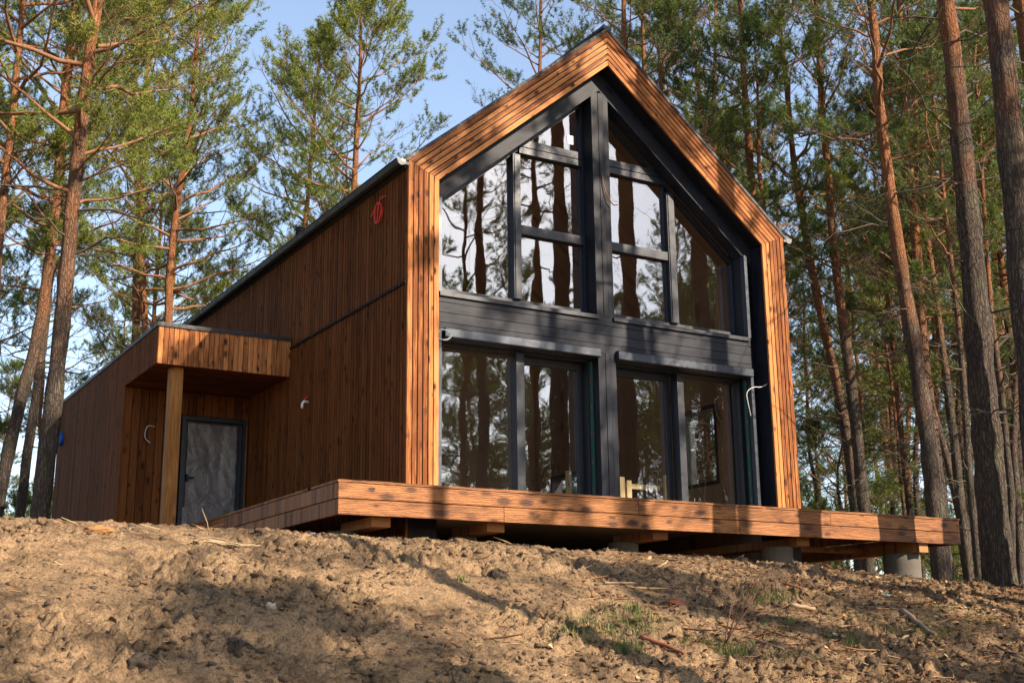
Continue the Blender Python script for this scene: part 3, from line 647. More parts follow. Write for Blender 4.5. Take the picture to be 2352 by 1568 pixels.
# ------------------------------------------------------------------ pines
def batch_tubes(P, Rd, n=4):
    """P (B,K,3), Rd (B,K) -> verts, quads"""
    B, K, _ = P.shape
    T = np.empty_like(P); T[:, 1:-1] = P[:, 2:] - P[:, :-2]; T[:, 0] = P[:, 1] - P[:, 0]; T[:, -1] = P[:, -1] - P[:, -2]
    T /= np.linalg.norm(T, axis=2, keepdims=True) + 1e-9
    ref = np.where(np.abs(T[..., 2:3]) < .85, np.array([0, 0, 1.]), np.array([1., 0, 0]))
    A = np.cross(T, ref); A /= np.linalg.norm(A, axis=2, keepdims=True) + 1e-9; C_ = np.cross(T, A)
    q = np.arange(n) * 2 * np.pi / n
    V = P[:, :, None, :] + (A[:, :, None, :] * np.cos(q)[None, None, :, None] + C_[:, :, None, :] * np.sin(q)[None, None, :, None]) * Rd[:, :, None, None]
    idx = np.arange(B * K * n).reshape(B, K, n); nx_ = np.roll(idx, -1, axis=2)
    F = np.stack([idx[:, :-1], nx_[:, :-1], nx_[:, 1:], idx[:, 1:]], -1).reshape(-1, 4)
    return V.reshape(-1, 3), F
def unit(v): return v / (np.linalg.norm(v, axis=-1, keepdims=True) + 1e-9)
def grow(rs, base, dirv, L, K, bend_up, wob):
    """polylines from base along dirv, bending by bend_up (z per length^2)"""
    B = len(base); s = np.linspace(0, 1, K)[None, :, None]
    P = base[:, None, :] + dirv[:, None, :] * (L[:, None, None] * s)
    P[:, :, 2] += (bend_up * L)[:, None] * s[:, :, 0] ** 2
    W_ = np.cumsum(rs.normal(0, 1, (B, K, 3)), axis=1) * (wob * L)[:, None, None] / K; W_[:, 0] = 0
    return P + W_
def along(P, t):
    """points and tangents at parameters t (B,) on polylines P (B,K,3)"""
    K = P.shape[1]; f = np.clip(t, 0, .9999) * (K - 1); i = f.astype(int); u = (f - i)[:, None]; b = np.arange(len(P))
    return P[b, i] * (1 - u) + P[b, i + 1] * u, unit(P[b, i + 1] - P[b, i])
def pine_meshes(seed, h, r0, path=None, crown=.45, spread=3.2, limbs=34, subs=9, twigs=8, dead=12, dens=1.0, sides=14, low_tint=0.0, tuft=.115, kdead=1.0, dead0=.10):
    rs = np.random.RandomState(seed)
    if path is None:
        K = 12; s = np.linspace(0, 1, K); px = np.cumsum(rs.normal(0, .10, K)); py = np.cumsum(rs.normal(0, .10, K)); px -= px[0]; py -= py[0]
        lean = rs.normal(0, .25, 2)
        tp = np.stack([px * .8 + lean[0] * s * 2, py * .8 + lean[1] * s * 2, s * h], 1)
    else:
        path = np.asarray(path, float); zs = np.concatenate([np.linspace(0, h, 18)]); K = 18
        tx = np.interp(zs, path[:, 2], path[:, 0]); ty = np.interp(zs, path[:, 2], path[:, 1])
        ker = np.array([.25, .5, .25]); tx[1:-1] = np.convolve(tx, ker, 'same')[1:-1]; ty[1:-1] = np.convolve(ty, ker, 'same')[1:-1]
        tp = np.stack([tx, ty, zs], 1)
        tp[:, :2] += np.cumsum(rs.normal(0, .025, (K, 2)), axis=0) * .6
    K = len(tp); s = tp[:, 2] / h
    # trunk: refined rings with uneven radius
    KK = 46; zz = np.linspace(0, 1, KK); TP = np.stack([np.interp(zz, s, tp[:, i]) for i in range(3)], 1); TP[0, 2] -= .5
    rad = r0 * (1 - .80 * zz ** 1.25) * (1 + .18 * np.exp(-zz * h / .35)); rad *= 1 + .05 * rs.normal(0, 1, KK) * (zz < .9); rad = np.maximum(rad, .012)
    tv, tf = batch_tubes(TP[None], rad[None], sides)
    c = np.repeat(TP, sides, 0); d = tv - c; tv = c + d * (1 + .045 * rs.normal(0, 1, (len(tv), 1)))
    BT, BR, BA = [], [], []                                  # branch polylines by K
    Vb, Fb, Ab = [], [], []
    def addb(P, r_start, r_end, n, tint):
        k = P.shape[1]; u = np.linspace(0, 1, k)[None, :]
        Rr = r_start[:, None] * (1 - u) + r_end * u
        v, f = batch_tubes(P, Rr, n); off = sum(len(q) for q in Vb); Vb.append(v); Fb.append(f + off); Ab.append(np.full(len(v), tint))
    def trunk_at(t):
        return np.stack([np.interp(t, s, tp[:, i]) for i in range(3)], 1)
    # live limbs
    NL = limbs; t = crown + (1 - crown) * (np.arange(NL) + rs.rand(NL) * .9) / NL; t = np.clip(t, 0, .985)
    az = np.arange(NL) * 2.4 + rs.normal(0, .5, NL); q = (t - crown) / (1 - crown)
    prof = np.clip(np.sin(np.pi * np.clip(.20 + q * .82, 0, 1)) ** .8, .12, 1)
    L = spread * prof * (.6 + .6 * rs.rand(NL)); el = R(2) + q * R(52) + rs.normal(0, .16, NL)
    D = np.stack([np.cos(az) * np.cos(el), np.sin(az) * np.cos(el), np.sin(el)], 1)
    LP = grow(rs, trunk_at(t), D, L, 8, .16 + .1 * rs.rand(NL), .16)
    addb(LP, .010 + .013 * L * (1 - .3 * q), .005, 6, .12)
    # secondary
    tt = np.tile((np.arange(subs) + .5) / subs, NL) * .66 + .36; tt = np.clip(tt + rs.normal(0, .03, len(tt)), .18, 1)
    SPs, ST = along(np.repeat(LP, subs, 0), tt); side = np.tile(np.where(np.arange(subs) % 2, 1., -1.), NL)
    up = np.array([0, 0, 1.]); lat = unit(np.cross(ST, up)) * side[:, None]
    Ls = np.repeat(L, subs) * (.44 * (1.15 - .75 * tt)) * (.65 + .7 * rs.rand(len(tt))) + .14
    SD = unit(ST * .75 + lat * (.75 + .3 * rs.rand(len(tt), 1)) + up * (rs.normal(.22, .25, (len(tt), 1))))
    SP = grow(rs, SPs, SD, Ls, 5, np.full(len(tt), .18), .18)
    addb(SP, .004 + .006 * Ls, .003, 4, .3)
    # twigs
    nb = len(SP); tw = np.tile((np.arange(twigs) + .5) / twigs, nb) * .58 + .44
    TPs, TT = along(np.repeat(SP, twigs, 0), np.clip(tw, 0, 1)); side = np.tile(np.where(np.arange(twigs) % 2, 1., -1.), nb)
    lat = unit(np.cross(TT, up)) * side[:, None]
    TD = unit(TT * .8 + lat * .7 + up * rs.normal(.32, .3, (len(tw), 1)) + rs.normal(0, .22, (len(tw), 3)))
    Lt = .16 + .22 * rs.rand(len(tw)); TW = grow(rs, TPs, TD, Lt, 3, np.full(len(tw), .25), .1)
    addb(TW, np.full(len(tw), .0035), .002, 3, .5)
    # tufts of needles
    keep = rs.rand(len(TW)) < dens * np.repeat(np.repeat(np.clip(rs.rand(NL) * 1.9, .12, 1.1), subs) * np.clip(rs.rand(NL * subs) * 1.8, .15, 1), twigs); TWk = TW[keep]; TDk = TD[keep]; ncl = len(TWk)
    clump = .5 + .5 * rs.rand(ncl)
    cen = np.concatenate([TWk[:, 2], TWk[:, 1] * .55 + TWk[:, 2] * .45, TWk[:, 1]], 0); cd_ = np.tile(TDk, (3, 1)); NN = 14
    cen = np.repeat(cen, NN, 0); cd_ = np.repeat(cd_, NN, 0)
    nd = unit(cd_ * .75 + rs.normal(0, .75, cen.shape) + up * .12); ln = tuft * (.75 + .55 * rs.rand(len(cen), 1)); sdv = unit(np.cross(nd, rs.normal(0, 1, nd.shape)))
    b0 = cen + nd * .008; wv = sdv * (.0062 + .0035 * rs.rand(len(cen), 1))
    NV = np.stack([b0 - wv, b0 + wv, b0 + nd * ln], 1).reshape(-1, 3); NF = np.arange(len(NV)).reshape(-1, 3)
    zrel = np.repeat(np.repeat(clump[None, :], 3, 0).ravel(), NN); limb_t = rs.rand(NL); base_t = np.tile(np.repeat(limb_t, subs * twigs)[keep], 3); base_t = np.repeat(base_t, NN)
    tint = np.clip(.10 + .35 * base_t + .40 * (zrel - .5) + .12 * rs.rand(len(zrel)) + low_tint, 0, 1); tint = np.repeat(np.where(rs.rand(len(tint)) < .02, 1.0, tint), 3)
    # dead limbs below the crown
    if dead:
        t = dead0 + (crown * 1.1 - dead0) * rs.rand(dead) ** .7; az = rs.rand(dead) * 6.28; el = rs.normal(.10, .30, dead); L = (.6 + 2.3 * rs.rand(dead) ** 1.3) * kdead * (.4 + .6 * t / crown)
        D = np.stack([np.cos(az) * np.cos(el), np.sin(az) * np.cos(el), np.sin(el)], 1); DP = grow(rs, trunk_at(t), D, L, 8, rs.normal(-.05, .18, dead), .28)
        addb(DP, .006 + .009 * L, .003, 5, .85)
        ns = 6; tt = np.tile((np.arange(ns) + .5) / ns, dead) * .8 + .2; SPs, ST = along(np.repeat(DP, ns, 0), tt); SD = unit(ST + rs.normal(0, .6, ST.shape)); Ls = np.repeat(L, ns) * (.15 + .35 * rs.rand(len(tt)))
        Q = grow(rs, SPs, SD, Ls, 5, rs.normal(-.1, .25, len(tt)), .3); addb(Q, .003 + .003 * Ls, .002, 3, 1.0)
        ns = 3; tt = .3 + .6 * rs.rand(len(Q) * ns); SPs, ST = along(np.repeat(Q, ns, 0), tt); SD = unit(ST + rs.normal(0, .6, ST.shape)); Ls = np.repeat(Ls, ns) * (.3 + .3 * rs.rand(len(tt)))
        Q2 = grow(rs, SPs, SD, Ls, 3, rs.normal(-.1, .2, len(tt)), .2); addb(Q2, np.full(len(tt), .0026), .0015, 3, 1.0)
    Vb = np.concatenate(Vb); Fb = np.concatenate(Fb); Ab = np.concatenate(Ab)
    return (raw_mesh('trunk', tv, tf, M['bark'], smooth=True), raw_mesh('limbs', Vb, Fb, M['branch'], attr=Ab, smooth=True), raw_mesh('crown', NV, NF, M['needles'], attr=tint))
def plant(meshes, loc, label, group, rz=0.0, sc=1.0, name='pine_tree'):
    e = empty(name, loc, rz); e.scale = (sc, sc, sc)
    for me, nm in zip(meshes, ('trunk', 'limbs', 'crown')):
        o = bpy.data.objects.new(nm, me); S.collection.objects.link(o); o.parent = e
    return tag(e, label, 'pine tree', group)
GL_, GR_, GF_, GB_ = 'pines on the left behind the porch', 'pines on the right beside the house', 'pines in front of the house, seen reflected and by their shadows', 'pines standing farther back in the forest'
# trees whose trunks one can follow: (trunk line points, radius at the lowest seen point, height, crown start, spread, limbs, dead, label, group)
HERO = [
 ([(-3.18, 7.74, .28), (-3.12, 7.73, 2.1), (-3.06, 7.72, 3.92), (-3.04, 7.72, 5.73), (-3.0, 7.71, 7.44), (-2.95, 7.7, 8.86), (-2.86, 7.68, 10.7), (-2.4, 7.6, 15), (-2.2, 7.6, 19)], .16, 18.5, .36, 3.3, 30, 9, 'thick orange barked pine nearest the porch block, left of the house', GL_, .8),
 ([(-2.92, 14.79, -.8), (-2.92, 14.79, .97), (-2.77, 14.77, 2.43), (-2.48, 14.73, 3.84), (-2.23, 14.69, 5.92), (-2.15, 14.68, 7.42), (-2.16, 14.68, 8.83), (-2.19, 14.68, 10.84), (-2.0, 14.7, 19)], .15, 18, .45, 2.8, 28, 14, 'slim leaning pine with a dark kinked trunk at the left picture edge', GL_, .75),
 ([(-2.25, 15.7, 1.09), (-2.17, 15.69, 3.01), (-2.08, 15.67, 4.69), (-1.99, 15.66, 6.41), (-1.97, 15.65, 7.73), (-1.88, 15.64, 10.7), (-1.89, 15.64, 13.08)], .115, 16.5, .42, 2.6, 28, 12, 'thin reddish pine just left of the thick orange one', GL_, .75),
 ([(-3.51, 11.85, .66), (-3.6, 11.86, 4.11), (-3.66, 11.87, 6.92), (-3.64, 11.86, 8.89), (-3.67, 11.87, 10.71), (-3.63, 11.86, 12.61)], .115, 17, .46, 3.0, 30, 10, 'pine cut by the left picture edge, seen only in its upper half', GL_, .8),
 ([(2.71, 23.85, 6.02), (2.35, 23.94, 8.54), (2.01, 24.03, 11.71), (1.77, 24.09, 14.7), (1.6, 24.13, 18.12), (1.58, 24.14, 20.37)], .15, 21, .40, 3.4, 34, 8, 'tall straight pine standing second behind the porch roof', GL_, .9),
 ([(2.17, 19.85, 5.23), (2.1, 19.87, 7.78), (2.09, 19.87, 9.75), (2.3, 19.82, 12.08), (2.45, 19.77, 13.9), (2.46, 19.77, 16.34), (2.56, 19.75, 18.42)], .16, 19.5, .42, 3.4, 34, 8, 'pine with a bent trunk directly above the porch roof corner', GL_, .9),
 ([(3.64, 27.74, 6.83), (3.62, 27.74, 9.62), (3.67, 27.73, 12.83), (3.65, 27.74, 15.14)], .12, 17, .34, 3.0, 28, 6, 'short pine between two taller ones behind the porch', GL_, .9),
 ([(7.05, 22.46, 9.08), (7.17, 22.42, 12.1), (7.27, 22.38, 13.96), (7.28, 22.38, 16.82), (7.52, 22.28, 20.13), (7.63, 22.24, 21.5)], .15, 19.5, .38, 3.2, 34, 8, 'slender pine rising behind the roof slope beside the vent pipe', GL_, .95),
 ([(6.91, 18.2, 8.01), (7.03, 18.16, 11.57), (7.09, 18.13, 14.14), (7.13, 18.11, 16.19), (7.14, 18.11, 18.91)], .165, 19, .46, 3.3, 36, 8, 'tall sunlit pine above the middle of the roof slope', GL_, 1.0),
 ([(15.12, 20.66, 12.92), (15.25, 20.57, 18.8), (15.32, 20.53, 21.43), (15.36, 20.5, 22.51)], 16.0/100, 25, .46, 3.1, 34, 10, 'thin pine left of the gable peak', GR_, .7),
 ([(12.96, 12.45, 9.97), (13.01, 12.41, 15.55), (13.04, 12.39, 17.41)], .165, 22, .62, 2.6, 22, 10, 'pine directly behind the gable peak, leftmost of the close group', GR_, .7),
 ([(15.94, 15.21, 11.35), (15.97, 15.19, 16.48), (16.01, 15.16, 19.65)], .17, 23, .66, 2.6, 20, 8, 'bright orange pine just right of the gable peak', GR_, .7),
 ([(18.86, 18.0, 12.73), (18.85, 18.01, 17.71), (18.85, 18.02, 20.65)], .13, 24, .60, 2.6, 22, 10, 'dark thin pine second right of the gable peak', GR_, .7),
 ([(18.67, 15.58, 8.93), (18.67, 15.57, 14.26), (18.6, 15.64, 17.47), (18.51, 15.71, 20.47)], .165, 23, .55, 2.9, 24, 12, 'dark curved pine above the middle of the right roof slope', GR_, .7),
 ([(20.18, 16.91, 9.47), (20.22, 16.88, 14.56), (20.37, 16.75, 18.39), (20.54, 16.61, 21.49)], .155, 24, .58, 2.9, 24, 10, 'straight orange pine above the right roof slope, beside the dark curved one', GR_, .7),
 ([(15.71, 10.18, 7.2), (15.65, 10.24, 10.66), (15.64, 10.25, 13.73), (15.66, 10.23, 16.93)], .165, 22, .62, 2.8, 24, 12, 'bright orange pine nearest the lower end of the right roof slope', GR_, .7),
 ([(17.23, 8.7, 1.5), (17.18, 8.76, 3.45), (17.01, 8.93, 5.24), (16.85, 9.1, 7.09), (16.7, 9.25, 8.85), (16.59, 9.37, 11.19), (16.56, 9.4, 14.27), (16.54, 9.42, 16.78)], .15, 20, .42, 2.9, 28, 22, 'leaning reddish pine, first right of the house wall', GR_, .7),
 ([(16.66, 7.85, 1.44), (16.63, 7.88, 3.73), (16.54, 7.98, 5.82), (16.47, 8.05, 7.98), (16.46, 8.06, 10.2), (16.46, 8.06, 12.75), (16.5, 8.02, 16.07)], .155, 20, .45, 2.9, 28, 22, 'reddish pine second right of the house wall, touching its neighbour at the foot', GR_, .7),
 ([(13.25, 2.68, .56), (13.22, 2.71, 2.22), (13.14, 2.81, 4.56), (13.05, 2.91, 6.41), (13.03, 2.94, 8.01), (13.02, 2.95, 10.08), (13.05, 2.92, 12.65)], .18, 19, .50, 3.0, 28, 26, 'stout pine with orange upper trunk behind the right end of the terrace', GR_, .75),
 ([(16.37, 5.18, .89), (16.36, 5.19, 2.32), (16.31, 5.25, 3.9), (16.35, 5.21, 6.61), (16.34, 5.22, 8.87), (16.37, 5.19, 11.2), (16.49, 5.05, 14.71)], .15, 19, .5, 2.9, 26, 22, 'pine close behind the stout one at the right end of the terrace', GR_, .75),
 ([(8.86, -2.20, -1.15), (8.88, -2.22, .4), (8.92, -2.26, 2.2), (8.94, -2.30, 3.8), (8.95, -2.31, 5.3), (8.96, -2.33, 7.0), (8.93, -2.28, 8.4), (8.93, -2.28, 9.4), (8.9, -2.2, 17)], .215, 17, .56, 2.8, 22, 20, 'big grey footed pine right of the terrace end', GR_, .8),
 ([(6.42, -4.78, -1.51), (6.51, -4.9, 1.09), (6.49, -4.88, 2.24), (6.51, -4.91, 3.43), (6.5, -4.9, 4.79), (6.49, -4.88, 5.81), (6.49, -4.88, 6.87), (6.4, -4.9, 17)], .205, 17.5, .66, 2.4, 16, 5, 'nearest pine with rough grey bark filling the right picture edge', GR_, .8),
 ([(9.07, -3.32, -1.42), (9.09, -3.36, 1.62), (9.16, -3.46, 5.05), (9.15, -3.44, 7.12), (9.12, -3.4, 8.36)], .20, 17.5, .62, 2.4, 18, 6, 'grey pine cut by the top right picture corner', GR_, .8),
 ([(21.17, 10.33, 1.72), (21.1, 10.41, 4.01), (21.09, 10.42, 6.9), (21.06, 10.46, 9.35), (21.01, 10.51, 11.75)], .10, 16, .55, 2.0, 18, 20, 'pole thin pine between the two reddish pines and the stout one', GR_, .7),
 ([(18.23, 6.08, 1.17), (18.22, 6.1, 3.68), (18.17, 6.15, 5.84), (18.14, 6.19, 8.19), (18.14, 6.19, 11.36)], .12, 17, .45, 2.6, 24, 20, 'thin orange pine between the stout pine and the big grey footed one', GR_, .7),
 ([(16.04, 4.02, .96), (16.14, 3.9, 3.63), (16.14, 3.9, 6.23), (16.14, 3.89, 7.84)], .09, 14, .5, 2.2, 22, 20, 'young thin pine just left of the big grey footed one', GR_, .7),
 ([(21.44, 6.85, 1.74), (21.53, 6.74, 4.68), (21.53, 6.73, 8.13), (21.53, 6.74, 10.31)], .14, 19, .48, 2.9, 26, 22, 'dark pine right of the big grey footed one', GR_, .7),
]
# in front of the house, beside and behind the photographer
for x, y, r, h, c_, lb in ((8.0, -4.7, .22, 19, .72, 'thick pine in front of the right door, seen as the broad dark reflection'), (11.2, -4.9, .2, 18, .7, 'pine in front of the terrace end, throwing the last shadow on its edge'),
                       (9.95, -11.4, .17, 19, .62, 'slim pine mirrored beside the left window bar'), (9.3, -14.4, .13, 17, .55, 'thin pine mirrored in the tall left pane'), (16.5, -9.8, .17, 19, .6, 'pine mirrored in the tall right pane'),
                       (4.6, -10.6, .15, 18, .72, 'pine right of the photographer, throwing the middle shadow streak on the slope'), (7.4, -10.0, .16, 18, .7, 'pine right of the photographer, throwing a shadow streak below the deck'), (2.9, -12.6, .15, 18, .7, 'pine closest behind the photographer on the right')):
    HERO.append(([(x, y, -2), (x + .1, y, 4), (x, y + .1, 10), (x + .1, y, 20)], r, h, c_, 2.4, 18, 9, lb, GF_, .7))
for i, (path, r_, h, crown, spread, limbs, dead, label, group, dens) in enumerate(HERO):
    p = np.array(path, float); z0 = float(H0(p[0, 0], p[0, 1])); base = np.array([p[0, 0], p[0, 1], z0])
    if p[0, 2] > z0 + .3:                                    # the seen part starts above ground: carry the line down
        p = np.concatenate([[[p[0, 0], p[0, 1], z0]], p])
    q = p - base; q[0, 2] = -.01
    if q[-1, 2] < h: q = np.concatenate([q, [[q[-1, 0], q[-1, 1], h + .1]]])
    near = group == GR_ and r_ > .19
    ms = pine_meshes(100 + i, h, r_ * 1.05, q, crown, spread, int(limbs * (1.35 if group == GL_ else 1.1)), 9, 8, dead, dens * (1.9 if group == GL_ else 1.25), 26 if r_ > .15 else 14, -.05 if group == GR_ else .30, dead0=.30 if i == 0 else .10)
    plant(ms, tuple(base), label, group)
VAR = [pine_meshes(300, 20, .16, crown=.52, limbs=30, dead=26), pine_meshes(301, 17, .13, crown=.45, spread=2.8, limbs=28, dead=26), pine_meshes(302, 22, .17, crown=.58, limbs=30, dead=34, dens=.9, kdead=1.3), pine_meshes(303, 18, .12, crown=.45, spread=2.4, limbs=26, dead=34, kdead=1.3), pine_meshes(304, 15, .11, crown=.38, spread=2.6, limbs=28, dead=10, low_tint=.08)]
YOUNG = [pine_meshes(400, 5.5, .06, crown=.08, spread=1.7, limbs=26, subs=7, twigs=5, dead=0, low_tint=.02), pine_meshes(401, 3.2, .035, crown=.05, spread=1.1, limbs=20, subs=6, twigs=5, dead=0, low_tint=-.05)]
rf = random.Random(77)
def polar(az, D): return CAM.x + D * math.sin(R(az)), CAM.y + D * math.cos(R(az))
placed = []
def scatter(n, az0, az1, d0, d1, var, label, group, sc=(.85, 1.1), mind=1.6, name='pine_tree', filt=None):
    c = 0; tries = 0
    while c < n and tries < n * 60:
        tries += 1
        az = rf.uniform(az0, az1); D = math.sqrt(rf.uniform(d0 * d0, d1 * d1)); x, y = polar(az, D)
        if -3.5 < x < 8.5 and -3 < y < 13.5: continue
        if filt and not filt(x, y): continue
        if any((x - a) ** 2 + (y - b) ** 2 < mind * mind for a, b in placed): continue
        placed.append((x, y)); k = rf.choice(var); plant(k, (x, y, float(H0(x, y))), label, group, rf.uniform(0, 6.28), rf.uniform(*sc), name); c += 1
scatter(10, 4, 18, 42, 80, VAR, 'pine deep in the forest behind the porch, on the left', GB_)
scatter(6, 18.5, 24, 44, 80, [VAR[1], VAR[4]], 'pine seen low behind the roof slope', GB_, (.75, .95))
scatter(6, 31, 38, 50, 90, VAR, 'pine deep in the forest above the right roof slope', GB_)
scatter(17, 38, 54, 32, 58, VAR, 'pine in the dense forest right of the house', GB_)
scatter(16, 37, 56, 55, 110, VAR, 'far pine closing the forest on the right', GB_, (.9, 1.2))
scatter(9, 41, 53, 34, 60, YOUNG, 'young bushy pine growing low under the tall ones on the right', 'young pines under the forest', (.6, 1.3), .8)
scatter(34, 31, 55, 38, 80, YOUNG, 'bushy young pine filling the far understory on the right', 'young pines under the forest', (1.0, 1.7), .8)
scatter(16, 38.5, 54, 29, 50, [VAR[3]], 'pole thin pine among the dead branches on the right', GB_, (.7, .95), 1.0)
scatter(10, 4, 13, 40, 70, YOUNG, 'young bushy pine growing low on the left behind the trunks', 'young pines under the forest', (.8, 1.6), .8)
# the forest across the clearing, mirrored in the glass
def front(n, m0, m1, s0, s1, var, label):
    c = 0; tries = 0
    while c < n and tries < 4000:
        tries += 1
        m_ = rf.uniform(m0, m1); xw = rf.uniform(0, 7); x = xw + rf.uniform(s0, s1) * m_; y = .6 - m_
        rel = (y - CAM.y) / max(x - CAM.x, .01)
        if x > CAM.x and y > CAM.y and rel > .62: continue
        if math.hypot(x - CAM.x, y - CAM.y) < 3.5: continue
        if any((x - a) ** 2 + (y - b) ** 2 < 3 for a, b in placed): continue
        placed.append((x, y)); plant(rf.choice(var), (x, y, float(H0(x, y))), label, GF_, rf.uniform(0, 6.28), rf.uniform(.85, 1.1)); c += 1
front(44, 32, 66, .42, .95, VAR, 'pine across the clearing, seen only mirrored in the windows')
for k in range(9):
    m_ = rf.uniform(20, 31); x = rf.uniform(13 + .48 * m_, 15 + .66 * m_); plant(VAR[k % 5], (x, .6 - m_, float(H0(x, .6 - m_))), 'pine beside the clearing, seen only mirrored in the windows', GF_, k * 2.1, 1.0)
for k, (x, y) in enumerate(((-1.5, -24), (3.5, -27), (-6.5, -21), (8.0, -27), (10.8, -21.5), (9.0, -30))):
    plant(VAR[k % 5], (x, y, float(H0(x, y))), 'pine behind the photographer, seen only by its shadow on the bank', GF_, k * 1.3, .95)

# the forest around the clearing on the left, outside the picture, added to cut the sky light
for k in range(34):
    a = R(-100 + 104 * (k % 17) / 16.0 + rf.uniform(-2, 2)); D = (13 if k < 17 else 21) + rf.uniform(-2, 4); x, y = -8 + D * math.sin(a), -4 + D * math.cos(a)
    if math.degrees(math.atan2(x - CAM.x, y - CAM.y)) > 5 and y > CAM.y: continue
    plant(VAR[k % 5], (x, y, float(H0(x, y))), 'pine of the forest edge left of the photographer, outside the picture, added to dim the sky light', GF_, k * 1.7, .95)

# ------------------------------------------------------------------ ground cover
rs = np.random.RandomState(9)
K = {'straw': [(-3.49, -2.52), (-3.18, -2.82)], 'red': [(-0.05, -5.14), (0.07, -5.64)], 's2': [(2.88, -3.86), (3.0, -4.1)], 's3': [(2.42, -4.53), (2.63, -4.68)], 's4': [(1.2, -5.36), (1.14, -5.76)], 'Y': [(3.56, -5.05), (3.39, -5.41), (3.08, -5.9)], 'Yb': [(2.54, -5.8), (3.04, -5.57)], 's6': [(3.52, -6.36), (3.45, -6.63)], 'm1': [(0.51, -3.25), (0.94, -3.04)], 'm2': [(0.52, -3.75), (1.02, -3.62)], 'root': [(-3.97, -5.21)], 'root2': [(-4.78, -5.53)], 'bark': [(1.02, -4.33)], 'orange': [(-4.49, -2.59)], 'sap': [(0.76, -5.35)], 'sap2': [(3.67, -4.5)], 'blue': [(4.03, -4.4)], 'g1': [(-0.39, -5.0), (-0.01, -5.03), (0.38, -4.52)], 'g2': [(-0.44, -5.4), (-0.29, -5.42)], 'g3': [(0.6, -5.53), (0.88, -5.63)], 'g4': [(2.21, -4.21), (2.65, -4.28)], 'g5': [(-1.09, -3.58)], 'g6': [(2.16, -5.66)], 'moss': [(1.28, -5.37)], 'stone': [(-3.43, -4.42)], 'w': [(-3.09, -1.82)]}
def spots(n, seed, right=0.0, yl=(-7.2, -1.3)):
    r_ = np.random.RandomState(seed); xs, ys = [], []
    while sum(len(a) for a in xs) < n:
        y = yl[0] + (yl[1] - yl[0]) * r_.rand(n) ** 1.15; x = -6.3 + (16.5) * r_.rand(n)
        ratio = (x - CAM.x) / (y - CAM.y); ok = (ratio < 1.45) & (ratio > .1)
        if right: ok &= r_.rand(n) < np.clip(.10 + (x - .9 * y - 3.2) * .22, .05, 1)
        xs.append(x[ok]); ys.append(y[ok])
    return np.concatenate(xs)[:n], np.concatenate(ys)[:n]
def ico():
    t = (1 + 5 ** .5) / 2; v = np.array([(-1, t, 0), (1, t, 0), (-1, -t, 0), (1, -t, 0), (0, -1, t), (0, 1, t), (0, -1, -t), (0, 1, -t), (t, 0, -1), (t, 0, 1), (-t, 0, -1), (-t, 0, 1)], float)
    f = [(0, 11, 5), (0, 5, 1), (0, 1, 7), (0, 7, 10), (0, 10, 11), (1, 5, 9), (5, 11, 4), (11, 10, 2), (10, 7, 6), (7, 1, 8), (3, 9, 4), (3, 4, 2), (3, 2, 6), (3, 6, 8), (3, 8, 9), (4, 9, 5), (2, 4, 11), (6, 2, 10), (8, 6, 7), (9, 8, 1)]
    v = list(map(tuple, unit(v))); c = {}; F = []
    def mid(a, b):
        k = (min(a, b), max(a, b))
        if k not in c: q = unit(np.array(v[a]) + np.array(v[b])); v.append(tuple(q)); c[k] = len(v) - 1
        return c[k]
    for a, b, d in f: x, y, z = mid(a, b), mid(b, d), mid(d, a); F += [(a, x, z), (b, y, x), (d, z, y), (x, y, z)]
    return np.array(v), np.array(F)
IV, IF = ico()
def clods(name, n, seed, smin, smax, mat, pw=2.6, flat=.7):
    r_ = np.random.RandomState(seed); x, y = spots(n, seed)
    keep = vnoise(x / .9, y / .9, 6) + .35 * r_.rand(n) > .05; x, y = x[keep], y[keep]; n = len(x)
    s = smin + (smax - smin) * r_.rand(n) ** pw; z = H(x, y) - s * .15
    D = 1 + .22 * r_.normal(0, 1, (n, len(IV), 1)).clip(-1.6, 1.6)
    sc_ = np.stack([s * (.7 + .8 * r_.rand(n)), s * (.7 + .8 * r_.rand(n)), s * flat * (.7 + .6 * r_.rand(n))], 1)
    V = IV[None] * D * sc_[:, None, :] + np.stack([x, y, z], 1)[:, None, :]
    F = IF[None] + (np.arange(n) * len(IV))[:, None, None]
    o = raw_obj(name, V.reshape(-1, 3), F.reshape(-1, 3), mat); return tag(o, kind='stuff')
tag(clods('soil_clods', 12000, 4, .007, .048, M['ground'], 3.2), 'crumbled sandy soil lumps all over the dug bank', 'soil')
o = clods('dark_soil_crumbs', 9000, 14, .004, .034, M['soil_dark'], 2.6); tag(o, 'dark damp crumbs of soil scattered over the sand', 'soil')
def litter_mat():
    t = NT('forest_litter'); a = t.n('ShaderNodeAttribute', attribute_name='tint').outputs['Fac']
    return t.done(t.bsdf(t.ramp(a, (0, (.045, .028, .018)), (.4, (.16, .075, .035)), (.75, (.34, .19, .09)), (1, (.52, .40, .24))), .85, 0, .15))
M['litter'] = litter_mat()
